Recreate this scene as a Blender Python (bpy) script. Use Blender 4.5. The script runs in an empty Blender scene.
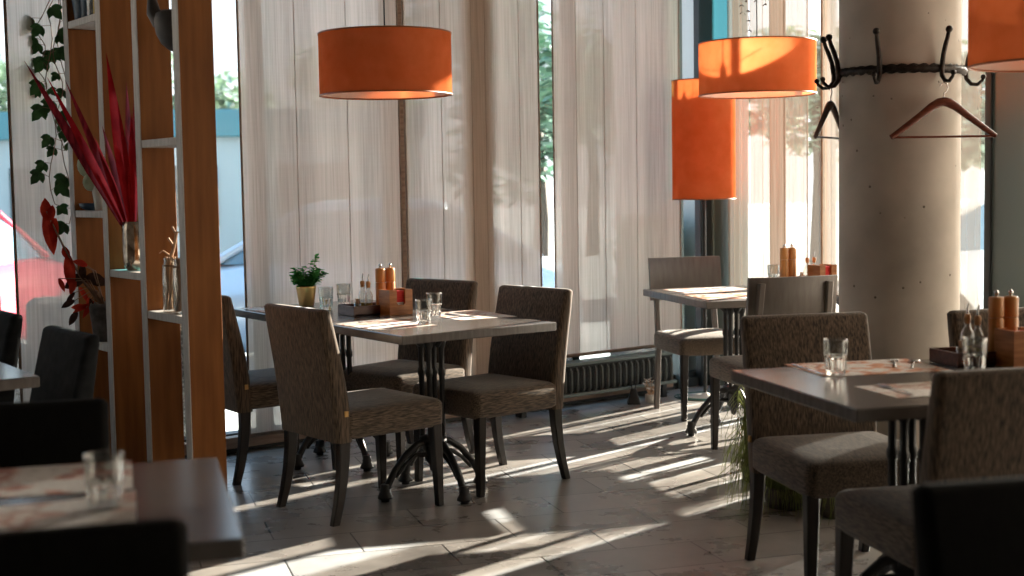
import bpy, math, random
from math import sin, cos, pi, radians, sqrt
from mathutils import Vector, Matrix
random.seed(7)
S = bpy.context.scene
COL = S.collection

# ------------------------------------------------------------------ room axes
A0 = radians(36.5)
U = Vector((cos(A0), sin(A0), 0))          # along the long window wall
N = Vector((sin(A0), -cos(A0), 0))         # from the window wall into the room
CN = Vector((1.35, 8.81, 0))               # corner of the two glazed walls
def W1(a, d, z=0): return CN - U*a + N*d + Vector((0, 0, z))      # a leftwards along the long wall
def W2(s, d, z=0): return CN + N*s - U*d + Vector((0, 0, z))      # s along the short wall
CEIL = 3.3

# ------------------------------------------------------------------ materials
def nodes(m):
    m.use_nodes = True
    nt = m.node_tree
    return nt, nt.nodes, nt.links
def prin(name, col, rough=.5, metal=0, spec=.5, trans=0, ior=1.45, emit=None, coat=0, sheen=0):
    m = bpy.data.materials.new(name)
    nt, n, l = nodes(m)
    b = n['Principled BSDF']
    b.inputs['Base Color'].default_value = (*col, 1)
    b.inputs['Roughness'].default_value = rough
    b.inputs['Metallic'].default_value = metal
    b.inputs['Specular IOR Level'].default_value = spec
    b.inputs['Transmission Weight'].default_value = trans
    b.inputs['IOR'].default_value = ior
    b.inputs['Coat Weight'].default_value = coat
    if sheen: b.inputs['Sheen Weight'].default_value = sheen
    return m
def ramp(n, stops):
    r = n.new('ShaderNodeValToRGB')
    e = r.color_ramp.elements
    e[0].position, e[0].color = stops[0][0], (*stops[0][1], 1)
    e[1].position, e[1].color = stops[1][0], (*stops[1][1], 1)
    for p, c in stops[2:]:
        k = e.new(p); k.color = (*c, 1)
    return r
def noisy(name, stops, scale=(1, 1, 1), nscale=5, detail=4, rough=.5, bump=0, bdist=.002, coords='Object', **kw):
    m = prin(name, (1, 1, 1), rough, **kw)
    nt, n, l = nodes(m)
    b = n['Principled BSDF']
    tc = n.new('ShaderNodeTexCoord'); mp = n.new('ShaderNodeMapping')
    mp.inputs['Scale'].default_value = scale
    l.new(tc.outputs[coords], mp.inputs['Vector'])
    t = n.new('ShaderNodeTexNoise'); t.inputs['Scale'].default_value = nscale; t.inputs['Detail'].default_value = detail
    l.new(mp.outputs['Vector'], t.inputs['Vector'])
    r = ramp(n, stops); l.new(t.outputs['Fac'], r.inputs['Fac'])
    l.new(r.outputs['Color'], b.inputs['Base Color'])
    if bump:
        bp = n.new('ShaderNodeBump'); bp.inputs['Strength'].default_value = bump; bp.inputs['Distance'].default_value = bdist
        l.new(t.outputs['Fac'], bp.inputs['Height']); l.new(bp.outputs['Normal'], b.inputs['Normal'])
    return m

def floor_mat():
    m = prin('grey_stone_tiles', (1, 1, 1), .3, spec=.85)
    nt, n, l = nodes(m); b = n['Principled BSDF']
    tc = n.new('ShaderNodeTexCoord'); mp = n.new('ShaderNodeMapping')
    mp.inputs['Rotation'].default_value = (0, 0, radians(-17)); mp.inputs['Location'].default_value = (-.62+.2925+5.85, -5.24+.145+5.8, 0)
    l.new(tc.outputs['Object'], mp.inputs['Vector'])
    br = n.new('ShaderNodeTexBrick'); br.offset = .5; br.offset_frequency = 2
    for k, v in dict(Scale=1, **{'Mortar Size': .0034, 'Mortar Smooth': .1, 'Bias': 0, 'Brick Width': .585, 'Row Height': .29}).items():
        br.inputs[k].default_value = v
    br.inputs['Color1'].default_value = (.26, .247, .238, 1); br.inputs['Color2'].default_value = (.40, .382, .367, 1)
    br.inputs['Mortar'].default_value = (.03, .028, .026, 1)
    l.new(mp.outputs['Vector'], br.inputs['Vector'])
    no = n.new('ShaderNodeTexNoise'); no.inputs['Scale'].default_value = 2.4; no.inputs['Detail'].default_value = 8; no.inputs['Roughness'].default_value = .65
    l.new(tc.outputs['Object'], no.inputs['Vector'])
    r = ramp(n, [(.3, (.5, .49, .48)), (.7, (1.25, 1.24, 1.22))]); l.new(no.outputs['Fac'], r.inputs['Fac'])
    mx = n.new('ShaderNodeMixRGB'); mx.blend_type = 'MULTIPLY'; mx.inputs['Fac'].default_value = 1
    l.new(br.outputs['Color'], mx.inputs['Color1']); l.new(r.outputs['Color'], mx.inputs['Color2'])
    l.new(mx.outputs['Color'], b.inputs['Base Color'])
    rr = n.new('ShaderNodeMapRange'); rr.inputs['To Min'].default_value = .20; rr.inputs['To Max'].default_value = .36
    l.new(no.outputs['Fac'], rr.inputs['Value']); l.new(rr.outputs['Result'], b.inputs['Roughness'])
    bp = n.new('ShaderNodeBump'); bp.inputs['Strength'].default_value = .35; bp.inputs['Distance'].default_value = .002
    inv = n.new('ShaderNodeMath'); inv.operation = 'SUBTRACT'
    l.new(no.outputs['Fac'], inv.inputs[0]); l.new(br.outputs['Fac'], inv.inputs[1])
    l.new(inv.outputs[0], bp.inputs['Height']); l.new(bp.outputs['Normal'], b.inputs['Normal'])
    return m

def sheer_mat(name, col, see, tmix=.6, streak=(60, 60, 1.2), thru=(1, .96, .92)):
    """woven linen: diffuse + translucent yarn with open holes between the threads"""
    m = bpy.data.materials.new(name); nt, n, l = nodes(m)
    n.remove(n['Principled BSDF']); out = n['Material Output']
    tc = n.new('ShaderNodeTexCoord'); mp = n.new('ShaderNodeMapping'); mp.inputs['Scale'].default_value = streak
    l.new(tc.outputs['Object'], mp.inputs['Vector'])
    t1 = n.new('ShaderNodeTexNoise'); t1.inputs['Scale'].default_value = 2.2; t1.inputs['Detail'].default_value = 3
    l.new(mp.outputs['Vector'], t1.inputs['Vector'])
    mp2 = n.new('ShaderNodeMapping'); mp2.inputs['Scale'].default_value = (5, 5, .12)
    l.new(tc.outputs['Object'], mp2.inputs['Vector'])
    t2 = n.new('ShaderNodeTexNoise'); t2.inputs['Scale'].default_value = 1.6; t2.inputs['Detail'].default_value = 4
    l.new(mp2.outputs['Vector'], t2.inputs['Vector'])
    mp3 = n.new('ShaderNodeMapping'); mp3.inputs['Scale'].default_value = (2, 2, 90)
    l.new(tc.outputs['Object'], mp3.inputs['Vector'])
    t3 = n.new('ShaderNodeTexNoise'); t3.inputs['Scale'].default_value = 2; t3.inputs['Detail'].default_value = 2
    l.new(mp3.outputs['Vector'], t3.inputs['Vector'])
    a = n.new('ShaderNodeMath'); a.operation = 'MULTIPLY_ADD'; a.inputs[1].default_value = .55
    l.new(t2.outputs['Fac'], a.inputs[0])
    a2 = n.new('ShaderNodeMath'); a2.operation = 'MULTIPLY'; a2.inputs[1].default_value = .42
    l.new(t1.outputs['Fac'], a2.inputs[0]); l.new(a2.outputs[0], a.inputs[2])
    a3 = n.new('ShaderNodeMath'); a3.operation = 'MULTIPLY_ADD'; a3.inputs[1].default_value = .05
    l.new(t3.outputs['Fac'], a3.inputs[0]); l.new(a.outputs[0], a3.inputs[2])
    c0 = tuple(x*.66 for x in col); c1 = tuple(min(1, x*1.12) for x in col)
    r = ramp(n, [(.34, c0), (.64, c1)]); l.new(a3.outputs[0], r.inputs['Fac'])
    d = n.new('ShaderNodeBsdfDiffuse'); t = n.new('ShaderNodeBsdfTranslucent'); tr = n.new('ShaderNodeBsdfTransparent')
    l.new(r.outputs['Color'], d.inputs['Color']); l.new(r.outputs['Color'], t.inputs['Color'])
    mx = n.new('ShaderNodeMixShader'); mx.inputs['Fac'].default_value = tmix
    l.new(d.outputs[0], mx.inputs[1]); l.new(t.outputs[0], mx.inputs[2])
    tr.inputs['Color'].default_value = (*thru, 1)
    mr = n.new('ShaderNodeMapRange'); mr.inputs['From Min'].default_value = .34; mr.inputs['From Max'].default_value = .64
    mr.inputs['To Min'].default_value = see*.7; mr.inputs['To Max'].default_value = see*1.3
    l.new(a3.outputs[0], mr.inputs['Value'])
    m2 = n.new('ShaderNodeMixShader'); l.new(mr.outputs['Result'], m2.inputs['Fac'])
    l.new(mx.outputs[0], m2.inputs[1]); l.new(tr.outputs[0], m2.inputs[2])
    l.new(m2.outputs[0], out.inputs['Surface'])
    return m

def thin_fabric(name, stops, tmix=.5, nscale=14, scale=(1, 1, 1), see=0):
    m = bpy.data.materials.new(name); nt, n, l = nodes(m)
    n.remove(n['Principled BSDF']); out = n['Material Output']
    tc = n.new('ShaderNodeTexCoord'); mp = n.new('ShaderNodeMapping'); mp.inputs['Scale'].default_value = scale
    l.new(tc.outputs['Object'], mp.inputs['Vector'])
    t1 = n.new('ShaderNodeTexNoise'); t1.inputs['Scale'].default_value = nscale; t1.inputs['Detail'].default_value = 6
    l.new(mp.outputs['Vector'], t1.inputs['Vector'])
    r = ramp(n, stops); l.new(t1.outputs['Fac'], r.inputs['Fac'])
    d = n.new('ShaderNodeBsdfDiffuse'); t = n.new('ShaderNodeBsdfTranslucent')
    l.new(r.outputs['Color'], d.inputs['Color']); l.new(r.outputs['Color'], t.inputs['Color'])
    mx = n.new('ShaderNodeMixShader'); mx.inputs['Fac'].default_value = tmix
    l.new(d.outputs[0], mx.inputs[1]); l.new(t.outputs[0], mx.inputs[2])
    l.new(mx.outputs[0], out.inputs['Surface'])
    return m

def pane_mat(name, tint=(.96, .98, .97), refl=.06):
    m = bpy.data.materials.new(name); nt, n, l = nodes(m)
    n.remove(n['Principled BSDF']); out = n['Material Output']
    tr = n.new('ShaderNodeBsdfTransparent'); tr.inputs['Color'].default_value = (*tint, 1)
    g = n.new('ShaderNodeBsdfGlossy'); g.inputs['Roughness'].default_value = .02
    mx = n.new('ShaderNodeMixShader'); mx.inputs['Fac'].default_value = refl
    l.new(tr.outputs[0], mx.inputs[1]); l.new(g.outputs[0], mx.inputs[2]); l.new(mx.outputs[0], out.inputs['Surface'])
    return m

def tumbler_mat():
    """clear glass: mostly straight through, brighter rim reflections at grazing angles"""
    m = bpy.data.materials.new('clear_tumbler_glass'); nt, n, l = nodes(m)
    n.remove(n['Principled BSDF']); out = n['Material Output']
    tr = n.new('ShaderNodeBsdfTransparent'); tr.inputs['Color'].default_value = (.87, .885, .88, 1)
    g = n.new('ShaderNodeBsdfGlossy'); g.inputs['Roughness'].default_value = .03
    lw = n.new('ShaderNodeLayerWeight'); lw.inputs['Blend'].default_value = .30
    mr = n.new('ShaderNodeMapRange'); mr.inputs['To Min'].default_value = .06; mr.inputs['To Max'].default_value = .8
    l.new(lw.outputs['Facing'], mr.inputs['Value'])
    mx = n.new('ShaderNodeMixShader'); l.new(mr.outputs['Result'], mx.inputs['Fac'])
    l.new(tr.outputs[0], mx.inputs[1]); l.new(g.outputs[0], mx.inputs[2]); l.new(mx.outputs[0], out.inputs['Surface'])
    return m

def paper_mat(name, seed, ink=((.70, .30, .14), (.42, .15, .08))):
    m = prin(name, (1, 1, 1), .55); nt, n, l = nodes(m); b = n['Principled BSDF']
    tc = n.new('ShaderNodeTexCoord'); mp = n.new('ShaderNodeMapping'); mp.inputs['Location'].default_value = (seed*3.1, seed*1.7, 0)
    l.new(tc.outputs['Object'], mp.inputs['Vector'])
    t1 = n.new('ShaderNodeTexNoise'); t1.inputs['Scale'].default_value = 9; t1.inputs['Detail'].default_value = 3
    l.new(mp.outputs['Vector'], t1.inputs['Vector'])
    r = ramp(n, [(.50, (.74, .69, .64)), (.545, ink[0]), (.60, ink[1]), (.64, (.74, .64, .56))])
    l.new(t1.outputs['Fac'], r.inputs['Fac'])
    mp2 = n.new('ShaderNodeMapping'); mp2.inputs['Scale'].default_value = (30, 110, 1); l.new(tc.outputs['Object'], mp2.inputs['Vector'])
    t2 = n.new('ShaderNodeTexNoise'); t2.inputs['Scale'].default_value = 1.5; t2.inputs['Detail'].default_value = 1
    l.new(mp2.outputs['Vector'], t2.inputs['Vector'])
    r2 = ramp(n, [(.5, (1, 1, 1)), (.6, (.55, .5, .48))]); l.new(t2.outputs['Fac'], r2.inputs['Fac'])
    mx = n.new('ShaderNodeMixRGB'); mx.blend_type = 'MULTIPLY'; mx.inputs['Fac'].default_value = .7
    l.new(r.outputs['Color'], mx.inputs['Color1']); l.new(r2.outputs['Color'], mx.inputs['Color2'])
    l.new(mx.outputs['Color'], b.inputs['Base Color'])
    return m

def concrete_mat():
    m = prin('cast_concrete', (1, 1, 1), .75); nt, n, l = nodes(m); b = n['Principled BSDF']
    tc = n.new('ShaderNodeTexCoord')
    t1 = n.new('ShaderNodeTexNoise'); t1.inputs['Scale'].default_value = 2.6; t1.inputs['Detail'].default_value = 9
    l.new(tc.outputs['Object'], t1.inputs['Vector'])
    r = ramp(n, [(.3, (.34, .305, .262)), (.68, (.56, .505, .44))]); l.new(t1.outputs['Fac'], r.inputs['Fac'])
    v = n.new('ShaderNodeTexVoronoi'); v.inputs['Scale'].default_value = 13; l.new(tc.outputs['Object'], v.inputs['Vector'])
    r2 = ramp(n, [(.05, (.25, .22, .2)), (.085, (1, 1, 1))]); l.new(v.outputs['Distance'], r2.inputs['Fac'])
    mx = n.new('ShaderNodeMixRGB'); mx.blend_type = 'MULTIPLY'; mx.inputs['Fac'].default_value = .85
    l.new(r.outputs['Color'], mx.inputs['Color1']); l.new(r2.outputs['Color'], mx.inputs['Color2'])
    l.new(mx.outputs['Color'], b.inputs['Base Color'])
    bp = n.new('ShaderNodeBump'); bp.inputs['Strength'].default_value = .5; bp.inputs['Distance'].default_value = .006
    l.new(r2.outputs['Color'], bp.inputs['Height']); l.new(bp.outputs['Normal'], b.inputs['Normal'])
    return m

M = {}
M['floor'] = floor_mat()
M['fabric'] = noisy('brown_chenille', [(.36, (.022, .014, .009)), (.66, (.155, .106, .068))], (75, 75, 5), 3, 3, .9, .5, .002, sheen=.25)
M['fabric_seat'] = noisy('brown_chenille_seat', [(.36, (.030, .021, .014)), (.66, (.165, .118, .080))], (9, 90, 75), 3, 3, .9, .5, .002, sheen=.25)
M['black_fabric'] = noisy('black_upholstery', [(.35, (.0016, .0014, .0014)), (.65, (.004, .0036, .0033))], (30, 30, 8), 3, 4, .85, spec=.2)
M['leather'] = noisy('dark_grey_leatherette', [(.35, (.008, .009, .010)), (.65, (.017, .018, .02))], (1, 1, 1), 22, 4, .8, spec=.12)
M['wenge'] = noisy('dark_wenge_wood', [(.35, (.007, .0045, .004)), (.65, (.018, .0115, .009))], (18, 18, 2), 3, 4, .32)
M['taupe_wood'] = noisy('grey_brown_stained_wood', [(.3, (.13, .112, .10)), (.7, (.17, .15, .135))], (18, 18, 2), 3, 4, .42)
M['top'] = noisy('grey_brown_laminate', [(.35, (.098, .085, .079)), (.65, (.13, .115, .107))], (3, 26, 3), 3, 5, .2, spec=.75)
M['iron'] = prin('black_cast_iron', (.014, .014, .015), .38, spec=.6)
M['heater_rib'] = prin('grey_heater_enamel', (.085, .095, .09), .3)
M['iron_rust'] = noisy('dark_wrought_iron', [(.35, (.018, .014, .012)), (.65, (.05, .04, .035))], (1, 1, 1), 60, 3, .45, metal=.6)
M['glass'] = tumbler_mat()
M['cut_glass'] = prin('thick_cut_glass', (.95, .97, .96), .0, trans=1, ior=1.45)
M['pane'] = pane_mat('window_pane', (.95, .975, .965), .05)
M['blue_pane'] = pane_mat('blue_tinted_pane', (.30, .55, .56), .12)
M['sheer'] = sheer_mat('linen_sheer', (.585, .465, .37), .08, .49)
M['dense_sheer'] = sheer_mat('dense_linen_sheer', (.62, .52, .44), .03, .34)
M['bright_sheer'] = sheer_mat('pale_linen_sheer', (.44, .37, .31), .5, .08, (60, 60, 1.2), (.88, .79, .71))
M['hem'] = thin_fabric('linen_hem', [(.3, (.27, .20, .155)), (.7, (.38, .29, .23))], .45)
M['seam'] = thin_fabric('linen_seam_shadow', [(.3, (.40, .31, .25)), (.7, (.50, .40, .32))], .5)  # seam strips, toned darker to paint in their thin shadow lines
M['brown_drape'] = thin_fabric('brown_drape', [(.3, (.19, .135, .10)), (.7, (.27, .20, .155))], .12, 4, (30, 30, .5))
M['shade'] = thin_fabric('orange_suede_shade', [(.25, (.74, .19, .058)), (.75, (.84, .25, .095))], .55, 12)
M['lining'] = thin_fabric('white_shade_lining', [(.3, (.86, .82, .76)), (.7, (.9, .87, .82))], .45)
M['veneer'] = noisy('orange_brown_veneer', [(.34, (.16, .052, .009)), (.66, (.235, .085, .017))], (14, 14, 1.3), 2, 5, .5, spec=.2)
M['grey_edge'] = noisy('pale_grey_edging', [(.35, (.42, .40, .38)), (.65, (.56, .54, .52))], (30, 30, 4), 3, 4, .5)
M['frame'] = prin('dark_anodised_frame', (.026, .03, .03), .4, metal=.3)
M['green_frame'] = prin('grey_green_frame', (.13, .165, .155), .35, metal=.2)
M['fin'] = prin('pale_grey_added_fin', (.62, .64, .62), .6)
M['white_frame'] = prin('white_window_frame', (.62, .58, .54), .45)
M['trimwood'] = noisy('tan_sill_wood', [(.35, (.27, .17, .115)), (.65, (.40, .27, .19))], (3, 3, 20), 3, 4, .5)
M['concrete'] = concrete_mat()
M['rear'] = prin('dark_brown_paint', (.06, .045, .036), .8)
M['ceil'] = prin('dim_grey_ceiling', (.22, .20, .18), .85)
M['mill'] = noisy('oiled_beech', [(.35, (.42, .17, .045)), (.65, (.62, .29, .09))], (25, 25, 3), 3, 4, .35)
M['caddy'] = noisy('orange_brown_ply', [(.35, (.28, .095, .022)), (.65, (.44, .17, .05))], (4, 4, 40), 2, 4, .3)
M['mahogany'] = noisy('red_brown_wood', [(.35, (.075, .02, .012)), (.65, (.13, .04, .022))], (4, 30, 30), 2, 4, .3)
M['steel'] = prin('brushed_steel', (.6, .6, .6), .25, metal=1)
M['gold'] = prin('brass_gold', (.72, .49, .2), .33, metal=.85)
M['leaf'] = thin_fabric('green_leaf', [(.3, (.05, .20, .05)), (.7, (.13, .42, .10))], .4, 30)
M['ivy'] = noisy('ivy_leaf', [(.3, (.02, .075, .02)), (.7, (.055, .17, .05))], (1, 1, 1), 20, 2, .4)
M['grass'] = thin_fabric('olive_grass', [(.3, (.16, .20, .06)), (.7, (.50, .55, .24))], .45, 9)
M['red_leaf'] = thin_fabric('crimson_leaf', [(.3, (.20, .006, .010)), (.7, (.44, .018, .022))], .45, 12)
M['tip_leaf'] = thin_fabric('dark_maroon_leaf', [(.3, (.10, .012, .016)), (.7, (.36, .03, .04))], .35, 10, (6, 6, 1))
M['begonia'] = thin_fabric('red_begonia_leaf', [(.3, (.30, .018, .012)), (.7, (.62, .06, .03))], .5, 15)
M['begonia_dark'] = thin_fabric('dark_begonia_leaf', [(.3, (.03, .015, .012)), (.7, (.08, .04, .03))], .3, 40)
M['twig'] = prin('brown_twig', (.22, .13, .08), .7)
M['pale_twig'] = prin('pale_reed', (.62, .40, .25), .6)
M['stone_pot'] = noisy('grey_stone_pot', [(.35, (.06, .052, .047)), (.65, (.14, .125, .115))], (1, 1, 1), 25, 4, .85, .4)
M['white_pot'] = prin('white_ceramic', (.62, .58, .52), .4)
M['navy'] = prin('navy_glaze', (.03, .06, .10), .3)
M['mercury'] = noisy('mottled_silver_glass', [(.35, (.30, .24, .18)), (.65, (.62, .55, .46))], (1, 1, 1), 30, 4, .16, metal=.9)
M['cactus'] = noisy('pale_green_pad', [(.35, (.22, .28, .17)), (.65, (.38, .43, .30))], (1, 1, 1), 18, 3, .6)
M['gourd'] = noisy('dark_grey_gourd', [(.35, (.035, .032, .034)), (.65, (.075, .068, .068))], (1, 1, 1), 9, 4, .5)
M['salt'] = prin('white_salt', (.85, .83, .80), .8)
M['red_napkin'] = prin('red_paper_napkin', (.62, .03, .025), .7)
M['white_napkin'] = prin('white_paper_napkin', (.78, .76, .73), .7)
M['oil'] = prin('golden_oil', (.35, .22, .03), .15)
M['cork'] = prin('amber_stopper', (.45, .22, .08), .5)
M['tag'] = prin('tan_fabric_tag', (.62, .36, .12), .7)
M['cable'] = prin('black_cable', (.012, .011, .011), .5)
M['teal_cable'] = prin('dark_green_cable', (.03, .10, .085), .4)
M['rim'] = prin('copper_shade_rim', (.35, .12, .04), .5)
M['hanger'] = noisy('red_brown_hanger_wood', [(.35, (.09, .022, .012)), (.65, (.16, .045, .024))], (5, 40, 40), 2, 3, .25)
M['black_hanger'] = prin('dark_hanger_wood', (.10, .065, .055), .25)
M['mat_a'] = paper_mat('printed_placemat_orange', 1.0)
M['mat_b'] = paper_mat('printed_placemat_red', 2.3, ((.62, .36, .28), (.42, .16, .12)))
M['mat_c'] = paper_mat('printed_placemat_pale', 5.1, ((.6, .42, .34), (.5, .25, .18)))
# outdoors
M['paving'] = noisy('pale_paving', [(.35, (.36, .37, .36)), (.65, (.47, .48, .47))], (1, 1, 1), 1.5, 5, .85)
M['asphalt'] = noisy('grey_asphalt', [(.35, (.20, .22, .22)), (.65, (.27, .29, .29))], (1, 1, 1), 2, 5, .9)
M['silver_car'] = prin('silver_blue_paint', (.50, .58, .66), .25, metal=.35, coat=.6)
M['red_car'] = prin('red_paint', (.55, .03, .05), .25, coat=.7)
M['white_car'] = prin('white_paint', (.78, .80, .82), .25, coat=.6)
M['car_glass'] = prin('dark_car_glass', (.10, .20, .27), .08, spec=.8)
M['tyre'] = prin('black_tyre', (.02, .02, .02), .8)
M['alloy'] = prin('alloy_rim', (.5, .52, .54), .3, metal=.8)
M['wicker'] = noisy('grey_wicker', [(.4, (.16, .15, .135)), (.6, (.42, .40, .37))], (60, 60, 60), 1, 1, .7, .8, .004)
M['cushion'] = prin('pale_cushion', (.62, .68, .68), .8)
M['tree'] = noisy('tree_leaf', [(.3, (.20, .28, .19)), (.7, (.42, .52, .38))], (1, 1, 1), 1.2, 2, .6)
M['tree_dark'] = noisy('dark_tree_leaf', [(.3, (.10, .22, .15)), (.7, (.28, .44, .32))], (1, 1, 1), 1.2, 2, .6)
M['bark'] = prin('grey_bark', (.12, .09, .07), .9)
M['facade'] = prin('pale_green_grey_facade', (.50, .56, .54), .8)
M['teal_band'] = prin('teal_facade_band', (.10, .28, .31), .6)
M['dark_window'] = prin('dark_facade_window', (.05, .08, .09), .1)

# ------------------------------------------------------------------ mesh builder
class MB:
    def __init__(s): s.v, s.f, s.sm = [], [], []
    def add(s, verts, faces, smooth=False, mat=None):
        o = len(s.v)
        s.v += [tuple(mat @ Vector(p)) if mat is not None else tuple(p) for p in verts]
        s.f += [tuple(i+o for i in f) for f in faces]
        s.sm += [smooth]*len(faces)
        return s
    def box(s, lo, hi, b=.0, mat=None):
        """box with chamfered edges"""
        x0, y0, z0 = lo; x1, y1, z1 = hi
        if b <= 0:
            v = [(x0,y0,z0),(x1,y0,z0),(x1,y1,z0),(x0,y1,z0),(x0,y0,z1),(x1,y0,z1),(x1,y1,z1),(x0,y1,z1)]
            f = [(0,3,2,1),(4,5,6,7),(0,1,5,4),(1,2,6,5),(2,3,7,6),(3,0,4,7)]
            return s.add(v, f, False, mat)
        def ring(z, i): return [(x0+i+b,y0+i,z),(x1-i-b,y0+i,z),(x1-i,y0+i+b,z),(x1-i,y1-i-b,z),(x1-i-b,y1-i,z),(x0+i+b,y1-i,z),(x0+i,y1-i-b,z),(x0+i,y0+i+b,z)]
        return s.loft([ring(z0, b), ring(z0+b, 0), ring(z1-b, 0), ring(z1, b)], True, True, False, mat)
    def loft(s, rings, cap0=True, cap1=True, smooth=True, mat=None):
        k = len(rings[0]); v = [p for r in rings for p in r]; f = []
        for i in range(len(rings)-1):
            for j in range(k):
                a, b_ = i*k+j, i*k+(j+1) % k
                f.append((a, b_, b_+k, a+k))
        s.add(v, f, smooth, mat)
        caps = []
        if cap0: s.add(rings[0], [tuple(range(k-1, -1, -1))], False, mat)
        if cap1: s.add(rings[-1], [tuple(range(k))], False, mat)
        return s
    def lathe(s, prof, seg=24, c=(0, 0, 0), smooth=True, cap=True, mat=None, a0=0):
        rings = [[(c[0]+r*cos(a0+2*pi*j/seg), c[1]+r*sin(a0+2*pi*j/seg), c[2]+z) for j in range(seg)] for r, z in prof]
        return s.loft(rings, cap and prof[0][0] > 1e-5, cap and prof[-1][0] > 1e-5, smooth, mat)
    def tube(s, pts, rad, seg=8, smooth=True, flat=None, mat=None, cap=True, phase=0):
        pts = [Vector(p) for p in pts]; n = len(pts)
        rads = rad if isinstance(rad, (list, tuple)) else [rad]*n
        tang = [(pts[min(i+1, n-1)]-pts[max(i-1, 0)]).normalized() for i in range(n)]
        ref = Vector((0, 0, 1)) if abs(tang[0].z) < .9 else Vector((1, 0, 0))
        x = tang[0].cross(ref).normalized(); rings = []
        for i in range(n):
            x = (x - tang[i]*x.dot(tang[i])).normalized(); y = tang[i].cross(x)
            fx, fy = flat if flat else (1, 1)
            rings.append([tuple(pts[i] + x*(fx*rads[i]*cos(phase+2*pi*j/seg)) + y*(fy*rads[i]*sin(phase+2*pi*j/seg))) for j in range(seg)])
        return s.loft(rings, cap, cap, smooth, mat)
    def sphere(s, c, r, seg=12, rings=8, sq=(1, 1, 1), mat=None):
        v = []; 
        R = [[(c[0]+r*sq[0]*sin(pi*i/rings)*cos(2*pi*j/seg), c[1]+r*sq[1]*sin(pi*i/rings)*sin(2*pi*j/seg), c[2]-r*sq[2]*cos(pi*i/rings)) for j in range(seg)] for i in range(rings+1)]
        return s.loft(R, False, False, True, mat)
    def leaf(s, p, d, up, ln, w, fold=.25, curl=0., n=4, mat=None, shape=None):
        """a pointed leaf blade with a folded midrib, from p along d"""
        p, d, up = Vector(p), Vector(d).normalized(), Vector(up)
        side = d.cross(up)
        if side.length < 1e-4: side = d.cross(Vector((1, 0, 0)))
        side.normalize(); nn = side.cross(d)
        v = []
        for i in range(n+1):
            t = i/n
            ww = (shape(t) if shape else sin(pi*min(1, t*.92+.08))**.8)*w*.5
            if i == n: ww = .0005
            c = p + d*(ln*t) - Vector((0, 0, 1))*(curl*t*t*ln)
            v += [tuple(c-side*ww+nn*(ww*fold)), tuple(c), tuple(c+side*ww+nn*(ww*fold))]
        f = []
        for i in range(n):
            a = i*3
            f += [(a, a+1, a+4, a+3), (a+1, a+2, a+5, a+4)]
        return s.add(v, f, True, mat)
    def build(s, name, mat, parent=None, kind=None):
        me = bpy.data.meshes.new(name); me.from_pydata(s.v, [], s.f); me.update()
        me.polygons.foreach_set('use_smooth', s.sm)
        me.materials.append(mat if not isinstance(mat, str) else M[mat])
        o = bpy.data.objects.new(name, me); COL.objects.link(o)
        if parent is not None: o.parent = parent
        if kind: o['kind'] = kind
        return o

def rrect(cx, cy, hx, hy, r, z, seg=4):
    r = min(r, hx*.98, hy*.98); out = []
    for qx, qy, a in ((1, 1, 0), (-1, 1, pi/2), (-1, -1, pi), (1, -1, 3*pi/2)):
        for k in range(seg+1):
            t = a + pi/2*k/seg
            out.append((cx+qx*(hx-r)+r*cos(t), cy+qy*(hy-r)+r*sin(t), z))
    return out

def thing(name, label, cat, loc=(0, 0, 0), rz=0, group=None):
    o = bpy.data.objects.new(name, None); COL.objects.link(o)
    o.empty_display_size = .05
    o.location = loc; o.rotation_euler = (0, 0, rz); tag(o, label, cat, group); return o
def tag(o, label, cat, group=None):
    o['label'] = label; o['category'] = cat
    if group: o['group'] = group
    return o
def dup(root, label, loc, rz, group=None):
    r = root.copy(); COL.objects.link(r); r.location = loc; r.rotation_euler = (0, 0, rz); r['label'] = label
    if group: r['group'] = group
    for ch in list(root.children):
        c = ch.copy(); COL.objects.link(c); c.parent = r
        for g in list(ch.children):
            d = g.copy(); COL.objects.link(d); d.parent = c
    return r
def place(o, loc, rz=0):
    o.location = loc; o.rotation_euler = (0, 0, rz); return o
def struct(o): o['kind'] = 'structure'; return o
def wallbox(mb, wall, a0, a1, d0, d1, z0, z1, b=0):
    """box given in wall coordinates"""
    f = W1 if wall == 1 else W2
    P = [f(a, d, z) for z in (z0, z1) for a, d in ((a0, d0), (a1, d0), (a1, d1), (a0, d1))]
    mb.add(P, [(0,3,2,1),(4,5,6,7),(0,1,5,4),(1,2,6,5),(2,3,7,6),(3,0,4,7)])
    return mb

# ------------------------------------------------------------------ room shell
def quad_slab(name, pts, z0, z1, mat):
    mb = MB(); k = len(pts)
    mb.loft([[(p[0], p[1], z0) for p in pts], [(p[0], p[1], z1) for p in pts]], True, True, False)
    return struct(mb.build(name, mat))
outline = [W1(0, -.02), W1(9, -.02), W1(9, 11.5), W2(11.5, -.02)]
outline = [(p.x, p.y) for p in outline][::-1]
quad_slab('floor', outline[::1], -.12, 0, 'floor')
quad_slab('ceiling', outline, CEIL, CEIL+.1, 'ceil')
rw = MB(); wallbox(rw, 1, -.1, 9.1, 11.5, 11.62, -.12, CEIL); struct(rw.build('wall_back', 'rear'))
rw = MB(); wallbox(rw, 1, 9.0, 9.12, -.02, 11.5, -.12, CEIL); struct(rw.build('wall_left', 'rear'))

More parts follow.
